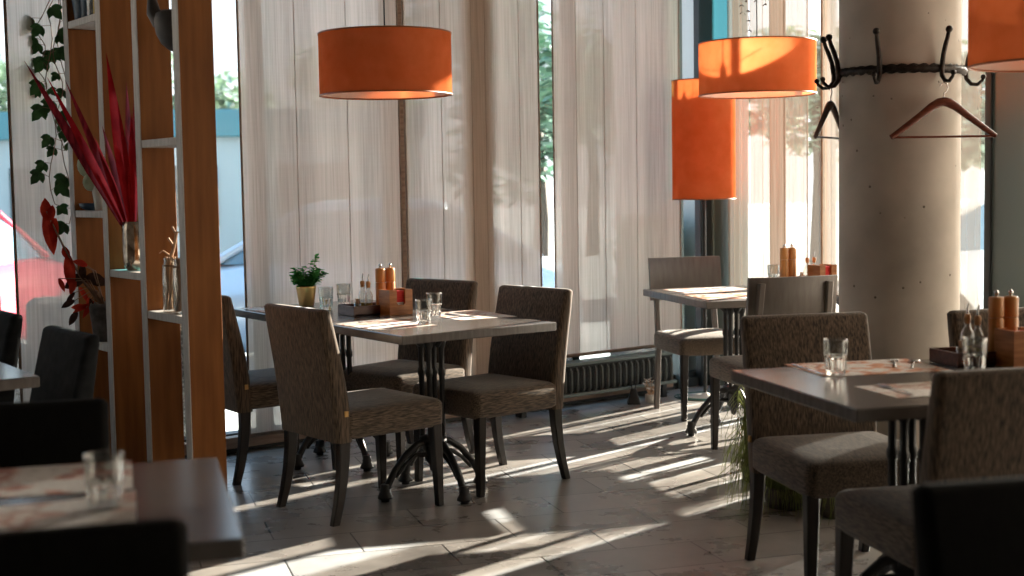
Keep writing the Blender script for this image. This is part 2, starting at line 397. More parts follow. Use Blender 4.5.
# long glazed wall: window bays with frames and panes
def window(name, wall, a0, a1, z0, z1, fw=.05, fmat='frame', pmat='pane', d=-.06, dp=.05, df=.03):
    mb = MB()
    wallbox(mb, wall, a0, a0+fw, d-dp, d+df, z0, z1); wallbox(mb, wall, a1-fw, a1, d-dp, d+df, z0, z1)
    wallbox(mb, wall, a0+fw, a1-fw, d-dp, d+df, z0, z0+fw); wallbox(mb, wall, a0+fw, a1-fw, d-dp, d+df, z1-fw, z1)
    fr = struct(mb.build(name, fmat))
    p = MB(); wallbox(p, wall, a0+fw, a1-fw, d-.012, d-.004, z0+fw, z1-fw); p.build('pane', pmat, fr)
    return fr
wi = 1
for a0, a1 in ((.0, 1.13), (1.13, 2.40), (2.40, 3.20), (3.20, 4.60), (4.60, 5.9), (5.9, 7.4), (7.4, 8.98)):
    window('window_%d' % wi, 1, a0, a1, .06, CEIL-.12, .03); wi += 1
t = MB(); wallbox(t, 1, .0, 8.98, -.14, -.005, -.02, .06); struct(t.build('baseboard_left', 'frame'))
t = MB(); wallbox(t, 1, .40, 8.98, -.005, .055, .03, .085); struct(t.build('trim_1', 'trimwood'))
t = MB(); wallbox(t, 1, .0, 8.98, -.12, .0, CEIL-.12, CEIL); struct(t.build('trim_2', 'frame'))
# corner post
t = MB(); wallbox(t, 1, -.005, .115, -.03, .02, 0, CEIL); struct(t.build('trim_3', 'frame'))
t = MB(); wallbox(t, 1, .275, .30, -.07, .03, 0, CEIL); struct(t.build('trim_4', 'green_frame'))
t = MB(); wallbox(t, 1, -.16, -.05, -1.0, -.12, -.2, CEIL+.1); struct(t.build('added_sun_fin', 'fin'))  # added fin, keeps grazing sun off the long wall's sheers
# short glazed wall
window('window_8', 2, -.04, .205, 1.42, CEIL-.12, .012, 'green_frame', 'blue_pane', -.02, .015, .015)
t = MB(); wallbox(t, 2, -.04, .205, -.05, .0, 0, 1.42)
wallbox(t, 2, .01, .03, .0, .012, .12, 1.36); wallbox(t, 2, .15, .17, .0, .012, .12, 1.36)
wallbox(t, 2, .01, .17, .0, .012, 1.33, 1.36); wallbox(t, 2, .01, .17, .0, .012, .10, .13); struct(t.build('wall_panel', 'green_frame'))
wi = 9
for s0, s1 in ((.205, .92), (.92, 1.34), (1.34, 2.10)):
    window('window_%d' % wi, 2, s0, s1, .06, CEIL-.12, .02, 'white_frame' if s0 > .3 else 'green_frame'); wi += 1
for k, (z0, z1) in enumerate(((.06, .58),)):
    t = MB(); wallbox(t, 2, 1.36, 1.60, -.09, -.03, z0, z1); struct(t.build('trim_%d' % (9+k), 'white_frame'))  # added low panel hidden by the column, blocks the lowest sun streak
t = MB(); wallbox(t, 2, .15, .92, -.10, .0, 2.80, CEIL-.12); struct(t.build('trim_13', 'green_frame'))  # opaque header added above view to keep sun off the left pendant
t = MB(); wallbox(t, 2, 2.09, 2.34, -.12, .03, 0, CEIL); struct(t.build('trim_5', 'green_frame'))
t = MB(); wallbox(t, 2, 2.06, 2.095, -.08, .05, 0, CEIL); struct(t.build('trim_6', 'frame'))
for s0, s1 in ((2.34, 4.2), (4.2, 6.2), (6.2, 8.4), (8.4, 11.4)):
    window('window_%d' % wi, 2, s0, s1, .06, CEIL-.12, .05); wi += 1
t = MB(); wallbox(t, 2, -.1, 11.4, -.14, -.005, -.02, .06); struct(t.build('baseboard_right', 'frame'))
t = MB(); wallbox(t, 2, -.1, 11.4, -.12, .0, CEIL-.12, CEIL); struct(t.build('trim_7', 'frame'))

# ------------------------------------------------------------------ curtains
def curtain(label, wall, a0, a1, z0, d=.09, mat='sheer', folds=3, amp=.004, hem0=True, hem1=True, seams=(), group='sheer panels on the window wall', name='sheer_curtain', hw=.008):
    f = W1 if wall == 1 else W2
    org = f((a0+a1)/2, 0, 0); rnd = random.Random(int(a0*1000)+wall)
    o = thing(name, label, 'curtain', (org.x, org.y, 0), 0, group)
    ph = [rnd.uniform(0, 6.28) for _ in range(4)]
    nx, nz = max(10, int((a1-a0)/.018)), 10
    def off(t, z): return d + amp*(sin(2*pi*folds*t+ph[0])*.6 + sin(2*pi*folds*2.3*t+ph[1])*.3 + sin(2*pi*folds*5.1*t+ph[2]+z*.3)*.12)
    def P(t, z, extra=0):
        p = f(a0+(a1-a0)*t, off(t, z)+extra, z)-org; return (p.x, p.y, p.z)
    zs = [z0+(CEIL-.02-z0)*k/nz for k in range(nz+1)]
    mb = MB(); v = [P(i/nx, z) for z in zs for i in range(nx+1)]
    fs = [(k*(nx+1)+i, k*(nx+1)+i+1, (k+1)*(nx+1)+i+1, (k+1)*(nx+1)+i) for k in range(nz) for i in range(nx)]
    mb.add(v, fs, True); mb.build('cloth', mat, o)
    h = MB()
    def strip(ta, tb, e):
        vv = [P(t_, z, x) for z in zs for t_, x in ((ta, e), (tb, e), (tb, -e), (ta, -e))]
        h.loft([vv[4*k:4*k+4] for k in range(len(zs))], True, True, True)
    w = hw/(a1-a0)
    if hem0: strip(0, w, .003)
    if hem1: strip(1-w, 1, .003)
    # bottom hem
    vv = [[P(i/nx, z, e) for e, z in ((.002, z0), (.002, z0+.02), (-.002, z0+.02), (-.002, z0))] for i in range(nx+1)]
    h.loft(vv, True, True, True)
    h.build('hem', 'hem', o)
    for sm in seams:
        h = MB(); strip((sm-a0)/(a1-a0), (sm-a0+.003)/(a1-a0), .0012); h.build('seam', 'seam', o)
    return o
curtain('grey linen sheer panel left of the wooden room divider, behind the ivy', 1, 3.86, 4.492, .08, folds=2, hw=.012)
curtain('wide linen sheer panel behind the gold plant pot and the left pendant lamp', 1, 2.43, 3.368, .08, folds=3, seams=(2.75, 3.05), hw=.010)
curtain('linen sheer panel with a brown double seam, right of the left pendant lamp', 1, 1.478, 2.405, .08, folds=3, seams=(1.62, 1.86, 1.95, 2.16), hw=.010)
curtain('linen sheer panel hanging above the black floor heater', 1, .355, 1.378, .30, folds=3, seams=(.72, .98, 1.20), hw=.008)
curtain('linen sheer panel outside the left edge of the long window', 1, 4.56, 5.8, .08, folds=3)
curtain('far left linen sheer panel of the long window wall', 1, 5.9, 8.9, .08, folds=6)
# brown drape fold in the third panel
def drape(label, wall, a0, a1, z0, d, mat='brown_drape', amp=.01, group=None):
    return curtain(label, wall, a0, a1, z0, d, mat, 2, amp, False, False, (), group, 'brown_drape')
drape('narrow brown drape behind the sheer, between the left pendant lamp and the open slit', 1, 1.80, 2.00, .08, .055)
pale = 'pale sheer panels beside the concrete column'
curtain('pale sheer strip closest to the teal corner window, behind the floor lamp', 2, .245, .42, .08, .09, 'bright_sheer', 2.5, .012, False, False, (.30, .36), group=pale, hw=.003)
curtain('pale sheer strip touching the left side of the brown drape, above the wooden mills', 2, .435, .60, .08, .09, 'bright_sheer', 2, .010, False, False, (.53,), group=pale, hw=.003)
drape('narrow brown drape hanging between pale sheers above the small caddy', 2, .595, .72, .08, .085)
curtain('pale sheer strip right of the brown drape, behind the column-side lamp', 2, .715, .885, .08, .09, 'bright_sheer', 2.5, .014, False, True, group=pale, hw=.004)
curtain('pale sheer strip against the left edge of the concrete column', 2, 1.005, 1.375, .08, .09, 'bright_sheer', 4, .014, True, False, group=pale, hw=.008)
curtain('pale sheer strip at the right edge of the concrete column', 2, 1.57, 1.81, .08, .09, 'bright_sheer', 3, .014, False, False, group=pale, hw=.004)
curtain('hazy pale sheer strip between the column and the dark window post', 2, 1.82, 2.05, .08, .07, 'bright_sheer', 2, .006, False, False, group=pale, hw=.003)
curtain('first sheer panel right of the dark window post', 2, 2.40, 5.2, .08, .09, 'dense_sheer', 8, .016)
curtain('last sheer panel of the right window wall', 2, 5.25, 11.3, .08, .09, 'dense_sheer', 16, .016)

# ------------------------------------------------------------------ concrete column
COLC = Vector((1.645, 5.62, 0)); CR = .243
mb = MB(); mb.lathe([(CR, -.0)]+[(CR, CEIL*k/8) for k in range(1, 9)], 64)
c = struct(mb.build('column', 'concrete')); c.location = COLC
c['label'] = 'round bare concrete column carrying the iron coat rack'

# ------------------------------------------------------------------ chairs
def backrest(mb, prof, hw, hwt, th):
    """upholstered back slab following a side profile [(x,z,thickness)]"""
    rings = []
    z0, z1 = prof[0][1], prof[-1][1]
    for x, z, t_ in prof:
        w = hw+(hwt-hw)*(z-z0)/(z1-z0)
        rings.append([(p[0], p[1], z) for p in rrect(x, 0, t_/2, w, .022, z, 4)])
    x, z, t_ = prof[-1]
    rings.append([(p[0], p[1], z+.008) for p in rrect(x-.002, 0, t_/2-.007, hwt-.007, .018, z, 4)])
    rings.append([(p[0], p[1], z+.012) for p in rrect(x-.003, 0, t_/2-.017, hwt-.018, .01, z, 4)])
    mb.loft(rings, True, True, True)
def cushion(mb, cx, hx, hy, z0, z1, crown=.012, r=.03):
    rings = []
    for z, i in ((z0, .012), (z0+.012, 0), (z1-.02, 0), (z1-.008, .006), (z1, .018), (z1+crown*.6, .06), (z1+crown, .13)):
        rings.append(rrect(cx, 0, hx-i, hy-i, max(.01, r-i*.2), z, 4))
    mb.loft(rings, True, True, True)
def taper(mb, pts, w0, w1, d0, d1):
    n = len(pts); rings = []
    for i, (x, y, z) in enumerate(pts):
        t_ = i/(n-1); a, b = (w0+(w1-w0)*t_)/2, (d0+(d1-d0)*t_)/2
        rings.append(rrect(x, y, b, a, .004, z, 1))
    rings = rings[::-1] if pts[0][2] > pts[-1][2] else rings
    mb.loft(rings, True, True, False)
def make_chair(label, fab='fabric', seat='fabric_seat', leg='wenge', tagged=True, group=None):
    t_ = thing('upholstered_chair', label, 'chair', (0, 0, 0), 0, group)
    mb = MB(); cushion(mb, .035, .243, .236, .335, .448, .014, .035); mb.build('seat', seat, t_)
    mb = MB()
    backrest(mb, [(-.205, .325, .075), (-.210, .40, .078), (-.218, .48, .078), (-.232, .58, .074), (-.25, .68, .068), (-.270, .78, .06), (-.283, .848, .052)], .232, .237, .07)
    b = mb.build('backrest', fab, t_)
    if tagged:
        g = MB(); g.box((-.212, -.2405, .43), (-.196, -.233, .452), .001); g.build('fabric_tag', 'tag', b)
    for sy in (1, -1):
        m = MB(); taper(m, [(.240, .210*sy, .345), (.246, .214*sy, .16), (.25, .217*sy, 0)], .044, .03, .044, .03); m.build('leg', leg, t_)
        m = MB(); taper(m, [(-.205, .208*sy, .335), (-.208, .209*sy, .26), (-.218, .211*sy, .17), (-.236, .214*sy, .08), (-.258, .217*sy, 0)], .042, .03, .05, .034); m.build('leg', leg, t_)
    return t_
GC = 'brown upholstered dining chairs'
c1 = make_chair('brown upholstered chair at the front of the middle table, back turned to the camera', group=GC)
place(c1, (-.621, 5.583, 0), .668)
dup(c1, 'brown upholstered chair on the right of the middle table, seat facing left', (-.075, 6.033, 0), 3.86)
dup(c1, 'brown upholstered chair behind the middle table, back rising behind the tumblers', (-.506, 6.601, 0), 4.002)
dup(c1, 'brown upholstered chair half hidden behind the orange-brown divider end', (-1.144, 6.354, 0), .611)
dup(c1, 'wide brown upholstered chair between the column and the right front table', (1.111, 4.467, 0), -1.37)
dup(c1, 'brown upholstered chair at the near side of the right front table, back to the camera', (1.214, 3.593, 0), 1.789)
dup(c1, 'dark upholstered chair behind the wooden mill at the right edge', (1.87, 4.55, 0), -1.33)
c2 = make_chair('dark chair beside the blue-lit table, in front of the room divider', 'leather', 'leather', tagged=False, group='dark chairs at the left tables')
place(c2, (-1.73, 4.46, 0), radians(216))
dup(c2, 'dark chair cut by the left edge of the picture, beyond the blue-lit table', (-2.27, 5.26, 0), radians(216))
c3 = make_chair('black chair on the far side of the left front table, behind the glass', 'black_fabric', 'black_fabric', tagged=False, group='black foreground chairs')
place(c3, (-1.072, 2.74, 0), radians(-75))
dup(c3, 'black chair back in the bottom left corner, nearest the camera', (-.768, 2.14, 0), radians(105))
dup(c3, 'black chair back in the bottom right corner', (.92, 1.83, 0), radians(-77))

def make_wood_chair(label):
    t_ = thing('wood_back_chair', label, 'chair', (0, 0, 0), 0, 'chairs with plain wooden backs')
    mb = MB(); cushion(mb, .02, .235, .215, .365, .462, .014, .03); mb.build('seat', 'fabric_seat', t_)
    # curved back panel
    mb = MB(); rings = []
    for k in range(13):
        y = -.222+.444*k/12; bow = -.028*(1-(y/.222)**2); lo, hi = .64, .888
        x0, x1 = -.215+bow, -.245+bow
        rings.append([(x0, y, lo), (x1, y, hi-.004), (x1-.006, y, hi), (x1-.016, y, hi), (x1-.02, y, hi-.004), (x0-.02, y, lo)])
    mb.loft(rings, True, True, True); mb.build('back_panel', 'taupe_wood', t_)
    for sy in (1, -1):
        m = MB(); taper(m, [(.228, .185*sy, .375), (.23, .19*sy, 0)], .042, .028, .042, .03); m.build('leg', 'wenge', t_)
        m = MB(); taper(m, [(-.283, .17*sy, .862), (-.255, .175*sy, .68), (-.222, .18*sy, .46), (-.212, .182*sy, .34), (-.226, .19*sy, 0)], .03, .03, .034, .03); m.build('leg', 'taupe_wood', t_)
    return t_
w1 = make_wood_chair('chair with a flat grey-brown wooden back, by the window corner')
place(w1, (1.12, 7.72, 0), radians(-77))
dup(w1, 'chair with a dark wooden back turned to the camera, left of the column', (1.27, 6.47, 0), radians(104))

# ------------------------------------------------------------------ tables
def pedestal(parent, x, y, rot, h):
    mb = MB()
    for k in range(4):
        a = pi/4+k*pi/2+rot
        px, py = x+.045*cos(a), y+.045*sin(a)
        mb.lathe([(.017, 0), (.017, .012), (.012, .02), (.0125, .30), (.017, .31), (.017, .33), (.0125, .34), (.0125, .42), (.017, .43), (.022, .455), (.012, .475)], 10, (px, py, h-.5))
    col = mb.build('column', 'iron', parent)
    mb = MB()
    mb.lathe([(.004, .095), (.016, .105), (.02, .13), (.036, .15), (.04, .19), (.05, .2), (.05, .225), (.06, .235), (.06, .252), (.03, .262)], 16, (x, y, 0)); mb.build('hub', 'iron', col)
    mb = MB(); mb.lathe([(.05, h-.045), (.075, h-.03), (.08, h-.012), (.08, h-.006)], 16, (x, y, 0))
    for k in range(4):
        a = k*pi/2+rot; m4 = Matrix.Translation((x, y, 0)) @ Matrix.Rotation(a, 4, 'Z')
        mb.tube([(.05, 0, h-.06), (.10, 0, h-.02), (.17, 0, h-.006)], [.014, .012, .008], 6, mat=m4)
        mb.box((.03, -.018, h-.01), (.28, .018, h), .002, m4)
    mb.build('bracket', 'iron', col)
    for k in range(4):
        a = k*pi/2+rot; m4 = Matrix.Translation((x, y, 0)) @ Matrix.Rotation(a, 4, 'Z')
        mb = MB()
        mb.tube([(.03, 0, .235), (.08, 0, .225), (.14, 0, .185), (.195, 0, .125), (.228, 0, .07), (.24, 0, .045)], [.017, .016, .0145, .0145, .016, .02], 8, mat=m4)
        mb.tube([(.03, 0, .175), (.09, 0, .18), (.145, 0, .145), (.19, 0, .095)], [.012, .01, .009, .008], 6, mat=m4)
        mb.lathe([(.017, .075), (.021, .066), (.019, .06), (.024, .05), (.022, .044), (.033, .022), (.033, .014), (.018, .012), (.018, 0)][::-1], 10, (.243, 0, 0), mat=m4)
        mb.build('foot', 'iron', col)
def make_table(label, L, W, loc, rz, peds, group='grey-brown pedestal tables'):
    t_ = thing('pedestal_table', label, 'table', loc, rz, group)
    mb = MB(); mb.box((-L/2, -W/2, .714), (L/2, W/2, .75), .003); mb.build('tabletop', 'top', t_)
    for x, y in peds: pedestal(t_, x, y, 0, .714)
    return t_
TH = -.9645
make_table('rectangular grey-brown table in the middle with a potted plant and condiments', 1.64, .755, (-.563, 6.13, 0), TH, ((.42, 0), (-.42, 0)))
R15 = radians(14.5)
NB = Vector((.974, 6.506, 0)); X15 = Vector((cos(R15), sin(R15), 0)); Y15 = Vector((-sin(R15), cos(R15), 0))
make_table('small grey-brown table by the window corner, behind the wooden chair back', .60, .88, NB+X15*.30+Y15*.44, R15, ((.065, .06),))
make_table('small table with condiments against the pale sheers, left of the column', .60, .96, NB+X15*1.04+Y15*.48, R15, ((.0, 0),))
make_table('grey-brown table in the right foreground, set with a single tumbler', 1.6, .775, (1.565, 3.965, 0), R15, ((-.42, 0), (.42, 0)))
r16 = radians(15.5)
lf = Vector((-.445, 2.227, 0)) + Vector((-.267, .9636, 0))*.36 - Vector((.9636, .267, 0))*.65
make_table('blurred grey-brown table in the left foreground, between two black chairs', 1.3, .72, lf, r16, ((-.3, 0), (.25, 0)))
V36 = Vector((sin(-TH), cos(-TH), 0))
make_table('table at the left edge catching blue window light', 1.2, .74, Vector((-1.489, 4.273, 0)) - Vector((cos(TH), sin(TH), 0))*.6 - Vector((-sin(TH), cos(TH), 0))*.37, TH, ((-.3, 0), (.3, 0)))

# ------------------------------------------------------------------ table things
TZ = .75
def make_glass(label, loc, group='clear glass tumblers'):
    t_ = thing('tumbler', label, 'glass', loc, 0, group)
    mb = MB(); seg = 20
    # smooth upper wall
    mb.lathe([(.0335, .056), (.0345, .062), (.0365, .105), (.0362, .108), (.0345, .108), (.0338, .1), (.0316, .06)], seg, cap=False)
    mb.build('upper_wall', 'glass', t_)
    # faceted lower half with a heavy base
    mb = MB(); seg = 24; rings = []
    def fr(r, z, k): return [((r-(k if j % 2 else 0))*cos(2*pi*j/seg), (r-(k if j % 2 else 0))*sin(2*pi*j/seg), z) for j in range(seg)]
    rings = [fr(.026, 0, 0), fr(.029, .004, .0005), fr(.0315, .03, .0028), fr(.0325, .05, .0028), fr(.0348, .056, .0), fr(.0345, .060, 0), fr(.0316, .060, 0), fr(.028, .05, 0), fr(.0255, .017, 0), fr(.002, .014, 0)]
    mb.loft(rings, True, True, False); mb.build('faceted_base', 'cut_glass', t_)
    return t_
g0 = make_glass('left tumbler of the pair beside the gold plant pot', (-.860, 6.45, TZ))
dup(g0, 'rear tumbler of the pair beside the gold plant pot', (-.80, 6.66, TZ), 0)
dup(g0, 'front tumbler near the right corner of the middle table', (-.345, 5.66, TZ), .3)
dup(g0, 'rear tumbler near the right corner of the middle table', (-.318, 6.0, TZ), .2)
dup(g0, 'tumbler on the placemat of the right front table', (.983, 4.0, TZ), .1)
dup(g0, 'tumbler with golden reflection at the right edge, beside the wooden mill', (1.39, 3.975, TZ), .5)
dup(g0, 'blurred tumbler on the left front table', (-.737, 2.43, TZ), .7)
dup(g0, 'small tumbler left of the wooden mills, in front of the pale sheers', NB+X15*.79+Y15*.90+Vector((0, 0, TZ)), .2)

def make_holder(label, loc, rz):
    t_ = thing('condiment_holder', label, 'condiment holder', loc, rz, 'wooden condiment holders')
    # open tray: floor and four walls
    mb = MB(); mb.box((-.135, -.02, .002), (.125, .135, .010))
    mb.box((-.135, -.02, .002), (-.127, .135, .045), .001); mb.box((.117, -.02, .002), (.125, .135, .045), .001)
    mb.box((-.127, .127, .002), (.117, .135, .045), .001); mb.box((-.127, -.02, .002), (.117, -.012, .045), .001)
    mb.build('tray', 'mahogany', t_)
    mb = MB()   # napkin box with U notch on its two ends (+-y)
    for sy in (-.11, -.022):
        P = [(0, 0), (.12, 0), (.12, .115), (.082, .115), (.082, .055), (.074, .046), (.046, .046), (.038, .055), (.038, .115), (0, .115)]
        mb.loft([[(x, sy, z+.001) for x, z in P], [(x, sy+.012, z+.001) for x, z in P]], True, True, False)
    mb.box((0, -.1, .001), (.012, -.02, .116), .001); mb.box((.108, -.1, .001), (.12, -.02, .116), .001)
    mb.box((.01, -.1, .001), (.11, -.02, .012)); mb.build('napkin_box', 'caddy', t_)
    return t_
def make_mill(label, group='wooden mills'):
    t_ = thing('pepper_mill', label, 'mill', (0, 0, 0), 0, group)
    mb = MB(); mb.lathe([(.022, 0), (.0235, .006), (.0235, .13), (.0225, .133)], 20); mb.build('body', 'mill', t_)
    mb = MB(); mb.lathe([(.0225, .135), (.0235, .138), (.0235, .192), (.021, .198), (.006, .2)], 20); h = mb.build('head', 'mill', t_)
    mb = MB(); mb.lathe([(.005, .2), (.005, .206), (.008, .209), (.008, .214), (.004, .219), (.001, .22)], 12); mb.build('knob', 'steel', h)
    return t_
def make_cruet(label, group='glass cruets'):
    t_ = thing('cruet', label, 'cruet', (0, 0, 0), 0, group)
    mb = MB(); mb.lathe([(.018, 0), (.02, .005), (.021, .05), (.021, .075), (.016, .09), (.009, .1), (.009, .118), (.011, .12)], 16); mb.build('bottle', 'glass', t_)
    mb = MB(); mb.lathe([(.009, .112), (.010, .124), (.0115, .132), (.008, .142)], 12); s_ = mb.build('stopper', 'cork', t_)
    mb = MB(); mb.tube([(0, 0, .14), (0, 0, .158), (.004, 0, .175)], [.004, .0035, .0025], 8); mb.build('spout', 'steel', s_)
    mb = MB(); mb.lathe([(.016, .006), (.0185, .008), (.0185, .04), (.001, .041)], 14); mb.build('contents', 'oil', t_)
    return t_
def make_picks(label, group='toothpick jars'):
    t_ = thing('toothpick_jar', label, 'toothpick jar', (0, 0, 0), 0, group)
    mb = MB(); mb.lathe([(.013, 0), (.014, .003), (.017, .045), (.0155, .045), (.0128, .006), (.001, .005)], 14); mb.build('glass_jar', 'glass', t_)
    mb = MB(); rr = random.Random(3)
    for k in range(26):
        a, q = rr.uniform(0, 6.28), rr.uniform(0, .009)
        mb.tube([(q*cos(a)*.7, q*sin(a)*.7, .006), (q*cos(a)*1.35, q*sin(a)*1.35, .064+rr.uniform(-.003, .004))], .0011, 5)
    mb.build('toothpicks', 'pale_twig', t_)
    return t_
def make_napkins(label, col, h, group=None):
    mb = MB()
    n = 6
    for k in range(n):
        mb.box((-.044, -.036, k*h/n+.0005), (.044-.001*(k % 2), .036, (k+1)*h/n), .0012)
    o = mb.build('napkin_stack', col); tag(o, label, 'napkins', group); return o
protos = {}
def condiments(hloc, rz, where, spots=((.034, .03), (.085, .03), (-.028, .035), (-.028, .09), (-.088, .03))):
    m1, m2, q1, q2, tp = [(x, y, .0105) for x, y in spots]
    H = Matrix.Translation(hloc) @ Matrix.Rotation(rz, 4, 'Z')
    def at(x, y, z): return H @ Vector((x, y, z))
    first = not protos
    def get(key, fn, label, loc, group):
        if key not in protos: protos[key] = fn(label); o = protos[key]; place(o, loc, rz); 
        else: o = dup(protos[key], label, loc, rz, group)
        return o
    get('h', lambda l: make_holder(l, hloc, rz), 'wooden condiment holder with a notched napkin box '+where, hloc, None)
    get('m', make_mill, 'left one of the two beech mills '+where, at(*m1), 'wooden mills')
    get('m', make_mill, 'right one of the two beech mills '+where, at(*m2), 'wooden mills')
    get('c', make_cruet, 'glass cruet nearer the napkin box '+where, at(*q1), 'glass cruets')
    get('c', make_cruet, 'glass cruet farther from the napkin box '+where, at(*q2), 'glass cruets')
    get('t', make_picks, 'small jar of toothpicks '+where, at(*tp), 'toothpick jars')
    for k, (cn, cm, z0, hh) in enumerate((('white', 'white_napkin', .0125, .045), ('red', 'red_napkin', .058, .05))):
        key = 'n'+cn; lab = cn+' paper napkins in the notched box '+where; loc = at(.06, -.06, z0)
        if key not in protos:
            protos[key] = make_napkins(lab, cm, hh, 'napkin stacks'); place(protos[key], loc, rz)
        else: dup(protos[key], lab, loc, rz, 'napkin stacks')
RZV = radians(34.7)
hp = Vector((-.545, 6.10, TZ))
condiments(hp + Vector((-sin(RZV), cos(RZV), 0))*.07, RZV, 'on the middle table')
condiments(NB+X15*.89+Y15*.70+Vector((0, 0, TZ)), radians(28), 'by the pale sheers', ((-.09, .08), (-.035, .08), (.035, .035), (.085, .035), (-.02, .02)))
condiments(Vector((1.505, 4.15, TZ)), R15, 'on the right front table')

def placemat(label, loc, rz, mat, w=.40, h=.28, curl=.0, group='printed paper placemats'):
    mb = MB(); n = 10
    top = [(-w/2+w*i/n, y, .0012+curl*max(0, (i/n-.6)/.4)**2) for i in range(n+1) for y in (-h/2, h/2)]
    bot = [(x, y, z-.0008) for x, y, z in top]
    k = len(top); v = top+bot; f = []
    for i in range(n):
        a = 2*i; f += [(a, a+2, a+3, a+1), (k+a, k+a+1, k+a+3, k+a+2), (a, k+a, k+a+2, a+2), (a+1, a+3, k+a+3, k+a+1)]
    f += [(0, 1, k+1, k), (2*n, k+2*n, k+2*n+1, 2*n+1)]
    mb.add(v, f, False)
    o = mb.build('placemat', mat); tag(o, label, 'placemat', group); place(o, loc, rz); return o
z = TZ+.0003
placemat('red and white printed placemat at the front edge of the middle table', (-.52, 5.70, z), TH+.05, 'mat_b')
placemat('white printed placemat on the right side of the middle table', (-.17, 6.05, z), TH-.1, 'mat_c')
placemat('pale placemat at the far left end of the middle table', (-1.09, 6.50, z), TH, 'mat_c', .36, .24)
placemat('orange printed placemat under the tumbler of the right front table', (1.115, 4.14, z), R15-.05, 'mat_a', .42, .29)
placemat('pale placemat with a fork at the near edge of the right front table', (1.17, 3.70, z), R15+.03, 'mat_c', .34, .22)
placemat('red-brown printed placemat on the far side of the left front table', (-.98, 2.70, z), r16, 'mat_b', .42, .29)
placemat('curled white placemat under the glass on the left front table', (-.90, 2.36, z), r16, 'mat_c', .46, .26, .012)
placemat('orange printed placemat on the window corner table', NB+X15*.25+Y15*.26+Vector((0, 0, z)), R15, 'mat_a', .40, .30)
placemat('pale printed placemat at the back of the window corner table', NB+X15*.30+Y15*.66+Vector((0, 0, z)), R15+.05, 'mat_c', .42, .30)
def cutlery(kind, label, p, rz, group='cutlery'):
    mb = MB()
    if kind == 'fork':
        mb.tube([(-.10, 0, .002), (-.03, 0, .004), (.03, 0, .003)], [.005, .003, .0025], 6, flat=(1.2, .5))
        mb.box((.028, -.011, .0015), (.055, .011, .0035), .001)
        for k in range(4): mb.tube([(.054, -.0095+.0063*k, .0025), (.095, -.0095+.0063*k, .004)], [.0017, .001], 5)
    elif kind == 'knife':
        mb.tube([(-.11, 0, .003), (-.01, 0, .003)], [.0065, .005], 6, flat=(1.2, .5))
        P = [(-.01, -.005), (.10, -.006), (.115, .004), (.10, .008), (-.01, .006)]
        mb.loft([[(x, y, .0012) for x, y in P], [(x, y, .0028) for x, y in P]], True, True, False)
    else:
        mb.tube([(-.10, 0, .002), (-.03, 0, .004), (.04, 0, .003)], [.005, .003, .0028], 6, flat=(1.2, .5))
        mb.sphere((.066, 0, .0045), .028, 12, 6, (1, .68, .14))
    o = mb.build(kind, 'steel'); tag(o, label, kind, group); place(o, p, rz); return o
z2 = TZ+.0016
cutlery('knife', 'steel knife left of the tumbler on the right front table', (.925, 4.11, TZ+.0004), radians(-80))
cutlery('fork', 'steel fork on the pale placemat of the right front table', (1.068, 3.68, z2), radians(100))
cutlery('spoon', 'steel spoon at the far end of the orange placemat', (1.27, 4.18, z2), radians(70))
cutlery('fork', 'small fork lying by the napkin box on the orange placemat', (1.22, 4.21, z2), radians(74))
cutlery('knife', 'steel knife on the red and white placemat of the middle table', (-.56, 5.86, z2), radians(50))
cutlery('knife', 'steel knife on the white placemat of the middle table', (-.20, 6.0, z2), radians(-50))

# potted plant on the middle table
t_ = thing('potted_plant', 'bushy green plant in a gold pot at the far end of the middle table', 'potted plant', (-.985, 6.66, TZ))
mb = MB(); mb.lathe([(.034, 0), (.036, .003), (.05, .093), (.0515, .1), (.0495, .1), (.047, .088), (.001, .086)], 28); mb.build('pot', 'gold', t_)
mb = MB(); st = MB(); rr = random.Random(11)
for k in range(40):
    a = rr.uniform(0, 6.28); ln = rr.uniform(.05, .12); sp = rr.uniform(.2, 1.0)
    if k == 0: a, ln, sp = .5, .165, .22
    d = Vector((cos(a)*sp, sin(a)*sp, 1)).normalized(); base = Vector((cos(a)*.02, sin(a)*.02, .085))
    tip = base+d*ln; st.tube([base, base+d*ln*.5, tip], [.0025, .002, .0012], 5)
    for q in range(int(6+ln*110)):
        f_ = rr.uniform(.25, 1); b = rr.uniform(0, 6.28)
        mb.leaf(base+d*ln*f_, (cos(b), sin(b), rr.uniform(-.1, .8)), (0, 0, 1), rr.uniform(.028, .042), rr.uniform(.018, .026), .3, .15, 3)
mb.build('foliage', 'leaf', t_); st.build('stems', 'leaf', t_)

